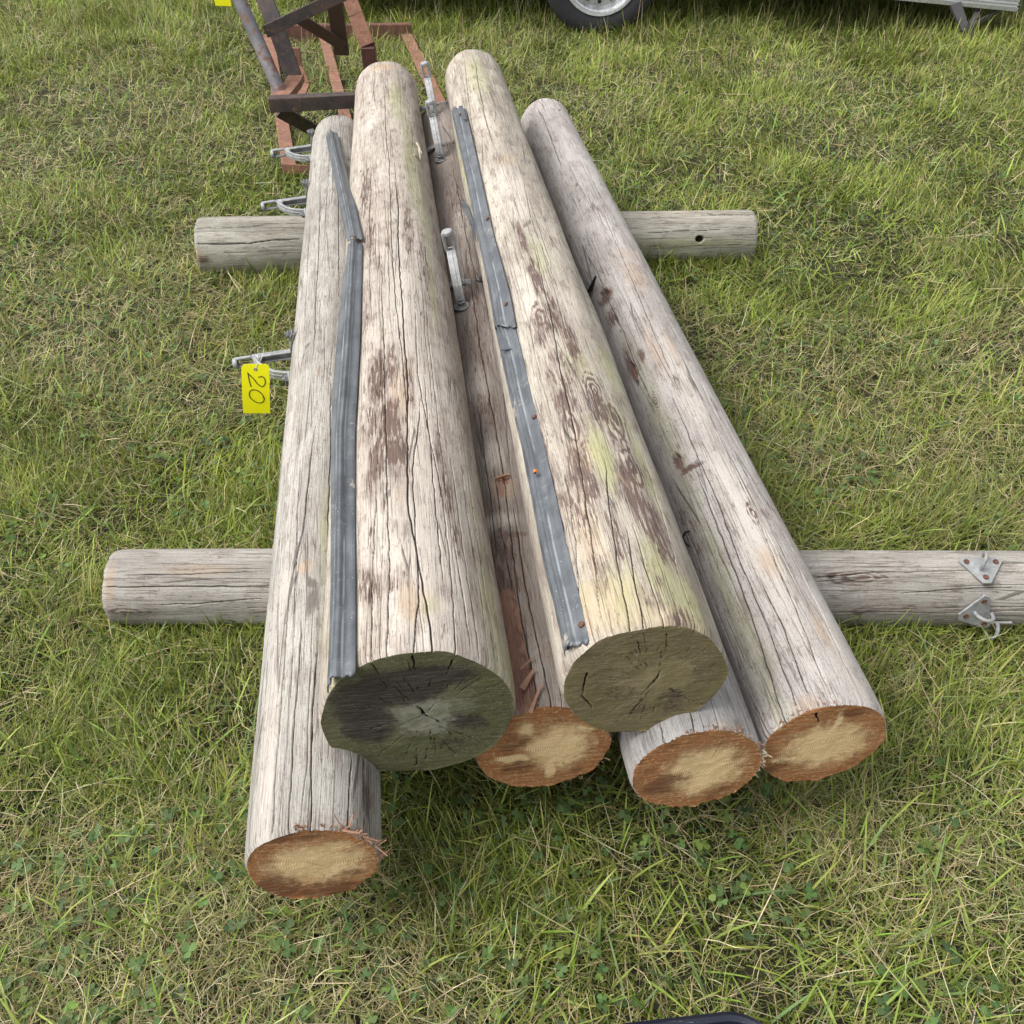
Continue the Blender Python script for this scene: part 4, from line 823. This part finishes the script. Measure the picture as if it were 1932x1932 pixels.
# ------------------------------------------------------------------ dark plastic tray by the photographer's feet
tc = np.array([.1165, .411, 0]); TY = thing('plastic_tray', (tc[0], tc[1], 0), 'glossy navy-black plastic tray, its rounded scuffed corner poking in at the bottom edge', 'tray')
def rrect(hx, hy, r, n=10):
    o = []
    for sx, sy, a0 in ((1, 1, 0), (-1, 1, 90), (-1, -1, 180), (1, -1, 270)):
        o += [(sx * (hx - r) + r * math.cos(R(a0 + 90 * i / n)), sy * (hy - r) + r * math.sin(R(a0 + 90 * i / n))) for i in range(n + 1)]
    return o
m = MB(); hx, hy = .262, .145; rot = R(6.3); cr_, sr_ = math.cos(rot), math.sin(rot); b0 = 0
rings = [(-.035, .002), (-.028, .004), (-.006, .088), (0, .092), (.004, .096), (.004, .103), (-.002, .106), (-.009, .103), (-.014, .092), (-.034, .012)]
for o_, z_h in rings:
    for x, y in rrect(hx + o_, hy + o_, .068 + o_): m.v.append((tc[0] + x * cr_ - y * sr_, tc[1] + x * sr_ + y * cr_, z_h))
K = 44
for i in range(len(rings) - 1):
    for j in range(K): k2 = (j + 1) % K; m.f.append((i * K + j, i * K + k2, (i + 1) * K + k2, (i + 1) * K + j))
m.f.append(tuple(range((len(rings) - 1) * K, len(rings) * K))); m.f.append(tuple(range(K))[::-1])
tm = NM('navy_gloss_plastic', .25); oo = tm.obj(); sc = tm.noise(tm.vmul(oo, (30, 300, 60)), 1, 4, .7); tcx = tm.mix(tm.step(sc, .64, .72), (.010, .013, .024), (.12, .12, .13))
tm.set(tm.b.inputs['Base Color'], tcx); tm.bump(tm.noise(oo, 90, 3), .0006, .8); m.build('tray_shell', tm.m, TY, tc, True)

# ================================================================== GRASS
def half_w(Y): return .42 * Y + .62 + .12 * np.maximum(Y - 1, 0) * .5
def scatter(n0, Y0=.30, Y1=11., k=1.6, ys=1.8):
    """random points, density n0 per m2 close by, thinning with distance"""
    yy = np.linspace(Y0, Y1, 400); dens = n0 / (1 + (yy / ys) ** k); wgt = dens * 2 * half_w(yy); tot = int(np.trapezoid(wgt, yy) if hasattr(np, 'trapezoid') else np.trapz(wgt, yy))
    cdf = np.cumsum(wgt); cdf /= cdf[-1]; Y = np.interp(rng.random(tot), cdf, yy); X = (rng.random(tot) * 2 - 1) * half_w(Y)
    ok = np.ones(tot, bool)
    for kk, pad in (('G', -.035), ('H', -.03)):
        c, d, x, z, L, r0, r1 = pole_frame(kk); t = (X - c[0]) * d[0] + (Y - c[1]) * d[1]; s_ = np.abs((X - c[0]) * d[1] - (Y - c[1]) * d[0])
        ok &= ~((t > -.0) & (t < L) & (s_ < r0 + pad))
    ok &= ~((np.abs(X - tc[0]) < .25) & (np.abs(Y - tc[1]) < .14))
    return X[ok], Y[ok]
def dryness(X, Y):
    n = fbm(X * .9 + 7, Y * .9 + 2, None, 31, 3) * .7 + fbm(X * 4, Y * 4, None, 32, 2) * .3
    for px, py, r, a in ((300, 720, .45, .15), (100, 1800, .28, .30), (380, 1870, .30, .26), (1700, 1630, .2, .2), (1500, 1560, .12, .12), (1560, 780, .5, .08), (230, 270, .5, .08), (1350, 620, .6, .05), (650, 1850, .3, .10), (1850, 1450, .3, .06)):
        g_ = at_ground(px, py); n = n + a * np.exp(-((X - g_[0]) ** 2 + (Y - g_[1]) ** 2) / r ** 2)
    return n
def blades(X, Y, L, W, tilt, curl, azim, col, col_tip, z0=0., seg=3, wavy=0.):
    n = len(X); t = np.linspace(0, 1, seg + 1)
    dxy = np.stack([np.cos(azim), np.sin(azim)], -1); side_ = np.stack([-np.sin(azim), np.cos(azim)], -1)
    tw = rng.uniform(-.9, .9, n); base = np.stack([X, Y, flat(X, Y) + z0], -1)
    ang = tilt[:, None] + curl[:, None] * t[None]                         # inclination from vertical along the blade
    dt = L[:, None] / seg; hor = np.concatenate([np.zeros((n, 1)), np.cumsum(np.sin((ang[:, :-1] + ang[:, 1:]) / 2) * dt, 1)], 1)
    ver = np.concatenate([np.zeros((n, 1)), np.cumsum(np.cos((ang[:, :-1] + ang[:, 1:]) / 2) * dt, 1)], 1)
    lat = wavy * L[:, None] * np.sin(t[None] * 3.3 + rng.uniform(0, 6.28, n)[:, None])
    lat = lat - lat[:, :1]
    P = base[:, None] + np.concatenate([dxy[:, None] * hor[..., None] + side_[:, None] * lat[..., None], ver[..., None]], -1)
    P[..., 2] = np.maximum(P[..., 2], base[:, None, 2] * 1 + .002 + .004 * t[None])
    wdir = np.concatenate([side_ * np.cos(tw)[:, None], np.sin(tw)[:, None] * .6], -1)
    wt = W[:, None] * np.array([.75, 1, .75, .0] if seg == 3 else list(np.interp(np.linspace(0, 1, seg + 1), [0, .3, .7, 1], [.7, 1, .7, 0])))[None] / 2
    Lf = P - wdir[:, None] * wt[..., None]; Rt = P + wdir[:, None] * wt[..., None]
    V = np.empty((n, 2 * seg + 1, 3)); V[:, 0:2 * seg:2] = Lf[:, :seg]; V[:, 1:2 * seg:2] = Rt[:, :seg]; V[:, 2 * seg] = P[:, seg]
    b = np.arange(n)[:, None] * (2 * seg + 1); Q = np.concatenate([b + np.array([[2 * i, 2 * i + 1, 2 * i + 3, 2 * i + 2]]) for i in range(seg - 1)], 0)
    T = b + np.array([[2 * seg - 2, 2 * seg - 1, 2 * seg]])
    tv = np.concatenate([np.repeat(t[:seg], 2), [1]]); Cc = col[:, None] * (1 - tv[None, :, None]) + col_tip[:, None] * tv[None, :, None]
    return V.reshape(-1, 3), Q, T, Cc.reshape(-1, 3)
parts_ = []
def pal(n, cols, wts, jit=.18):
    c = np.array(cols)[rng.choice(len(cols), n, p=np.array(wts) / sum(wts))]; return c * (1 + jit * rng.standard_normal((n, 1))).clip(.5, 1.6) * (1 + .06 * rng.standard_normal((n, 3)))
GREEN = [(.118, .166, .021), (.175, .225, .030), (.240, .275, .050), (.074, .112, .022), (.31, .32, .09)]
STRAW = [(.42, .37, .19), (.54, .48, .28), (.31, .27, .14), (.33, .24, .12), (.28, .29, .10)]
far = lambda Y: 1 + .23 * np.maximum(Y - 1.2, 0)
# 1. short green sward
X, Y = scatter(40000, k=1.45); dr = dryness(X, Y); keep = rng.random(len(X)) > sstep(.50, .74, dr) * .75; X, Y, dr = X[keep], Y[keep], dr[keep]; n = len(X)
tall = .5 + 1.0 * sstep(.35, .68, fbm(X * 3.6, Y * 3.6, None, 41, 3)) + .9 * sstep(4.6, 6.4, Y); clump = rng.uniform(0, 6.28, n)
az = 6.28 * fbm(X * 1.6, Y * 1.6, None, 77, 2) * 2 + rng.normal(0, 1.1, n)
L = rng.gamma(6, .0070, n).clip(.015, .11) * tall; c = pal(n, GREEN, [3, 4, 3, 2.4, 1.4]); ll = sstep(.45, .62, fbm(X * 1.1 + 20, Y * 1.1, None, 51, 3))[:, None]; bri = (.80 + .45 * sstep(.35, .65, fbm(X * 5, Y * 5, None, 88, 2)))[:, None]; c = c * bri; c = c * (1 - .25 * ll) + ll * .25 * np.array([.22, .24, .05])
for (px, py, r_) in ((1140, 165, .22), (560, 640, .2), (1270, 560, .12), (380, 905, .15)):
    g_ = at_ground(px, py); f_ = np.exp(-((X - g_[0]) ** 2 + (Y - g_[1]) ** 2) / r_ ** 2)[:, None] * .6; c = c * (1 - f_) + f_ * np.array([.27, .34, .03])
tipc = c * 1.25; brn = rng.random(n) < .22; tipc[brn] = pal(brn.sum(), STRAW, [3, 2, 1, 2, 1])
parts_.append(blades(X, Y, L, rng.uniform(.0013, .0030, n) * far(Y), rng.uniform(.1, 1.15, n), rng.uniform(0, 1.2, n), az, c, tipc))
# 2. thatch: thin dry tangled threads close to the soil
X, Y = scatter(26000, k=1.7); dr = dryness(X, Y); keep = rng.random(len(X)) < .27 + .73 * sstep(.47, .68, dr); X, Y = X[keep], Y[keep]; n = len(X)
c = pal(n, STRAW + [(.16, .17, .07)], [3.6, 2.4, 2.4, 1.4, 3, 3]); L = rng.uniform(.02, .085, n)
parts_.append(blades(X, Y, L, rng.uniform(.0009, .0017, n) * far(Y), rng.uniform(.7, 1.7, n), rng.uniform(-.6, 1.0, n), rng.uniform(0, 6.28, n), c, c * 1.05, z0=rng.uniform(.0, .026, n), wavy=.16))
# 3. broad bright blades and tufts
X, Y = scatter(2200, k=1.1); n = len(X); c = pal(n, [(.17, .245, .035), (.24, .30, .06), (.14, .205, .07), (.30, .35, .08)], [3, 3, 2, 1])
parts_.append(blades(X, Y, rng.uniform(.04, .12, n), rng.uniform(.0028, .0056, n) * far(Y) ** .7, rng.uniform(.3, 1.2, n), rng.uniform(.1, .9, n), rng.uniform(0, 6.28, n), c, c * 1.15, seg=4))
# 4. long pale dry stalks, more of them and taller towards the trailer
X, Y = scatter(260, k=.9); n = len(X); up_ = sstep(4.0, 6.2, Y); c = pal(n, [(.52, .45, .27), (.43, .38, .2), (.6, .52, .36)], [2, 2, 1], .1)
parts_.append(blades(X, Y, rng.uniform(.07, .17, n) * (1 + .45 * up_), rng.uniform(.0014, .0024, n) * far(Y) ** .8, np.where(rng.random(n) < up_ * .8, rng.uniform(.02, .3, n), rng.uniform(1.0, 1.55, n)), rng.uniform(-.1, .35, n), rng.uniform(0, 6.28, n), c, c, z0=rng.uniform(.0, .03, n), seg=4, wavy=.03))
# 5. longer fringe growing against the cross poles
for kk in 'GH':
    cc, d, x, z, Lp, r0, r1 = pole_frame(kk); n = 4600; t = rng.uniform(-.02, Lp, n); off = -(r0 - .03 + np.abs(rng.normal(0, .03, n))); off = np.where(rng.random(n) < .35, -off, off)
    X = cc[0] + d[0] * t - d[1] * 0 + (-d[1]) * -off * 0; X = cc[0] + d[0] * t; Y = cc[1] + d[1] * t + off; c = pal(n, GREEN, [2, 3, 3, 2, 2])
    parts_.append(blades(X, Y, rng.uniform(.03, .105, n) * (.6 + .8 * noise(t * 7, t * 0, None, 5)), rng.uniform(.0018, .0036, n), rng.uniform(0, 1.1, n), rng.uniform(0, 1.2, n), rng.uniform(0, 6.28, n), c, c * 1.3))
V = []; FQ = []; FT = []; CC = []; b = 0
for v_, q_, t__, c_ in parts_: V.append(v_); FQ.append(q_ + b); FT.append(t__ + b); CC.append(c_); b += len(v_)
V = np.concatenate(V); CC = np.concatenate(CC).clip(.01, .9)
lm = NM('grass_blade', .6); at_ = lm.n('Attribute', attribute_name='tint'); lm.set(lm.b.inputs['Base Color'], at_.outputs['Color']); lm.b.inputs['Specular IOR Level'].default_value = .3
tl_ = lm.n('BsdfTranslucent', {'Color': at_.outputs['Color']}); mx = lm.n('MixShader', {0: .28, 1: lm.b.outputs[0], 2: tl_.outputs[0]}); lm.t.links.new(mx.outputs[0], lm.out.inputs[0])
gr = link('grass', mesh_np('grass', V, [np.concatenate(FQ), np.concatenate(FT)], lm.m, None, {'tint': CC}, smooth=False)); tag(gr, 'short mown grass with dry straw patches across the field', 'grass', kind='stuff')
print('grass verts', len(V))
# clover
X, Y = scatter(1500, Y1=5, k=1.5); cl = fbm(X * 2.6 + 4, Y * 2.6, None, 61, 3); ok = cl > .50; X, Y = X[ok], Y[ok]; n = len(X)
Z = flat(X, Y) + rng.uniform(.012, .040, n); s_ = rng.uniform(.0032, .0068, n); a0 = rng.uniform(0, 6.28, n); col = pal(n, [(.085, .15, .045), (.11, .175, .055), (.16, .22, .05), (.075, .12, .05)], [3, 3, 1.4, 2], .12)
Vc = []; Cc = []; prof = [(0, 0), (.55, .75), (1.25, 1.0), (1.85, .62), (1.75, 0.), (1.85, -.62), (1.25, -1.0), (.55, -.75)]
for l in range(3):
    a = a0 + l * 2.094; tl2 = rng.uniform(-.5, .6, n); rl2 = rng.uniform(-.5, .5, n)
    for (p, q) in prof:
        Vc.append(np.stack([X + s_ * (p * np.cos(a) - q * np.sin(a)), Y + s_ * (p * np.sin(a) + q * np.cos(a)), Z + s_ * (p * tl2 + q * rl2 + abs(q) * .25)], -1)); Cc.append(col * (1.25 if p == 0 else 1))
Vc = np.stack(Vc, 1).reshape(-1, 3); Cc = np.stack(Cc, 1).reshape(-1, 3); bb = (np.arange(n)[:, None, None] * 24 + np.arange(3)[None, :, None] * 8 + np.arange(8)[None, None]).reshape(-1, 8)
cv = link('clover', mesh_np('clover', Vc, bb, lm.m, None, {'tint': Cc}, smooth=False)); tag(cv, 'clover leaves scattered low in the grass', 'clover', kind='stuff')
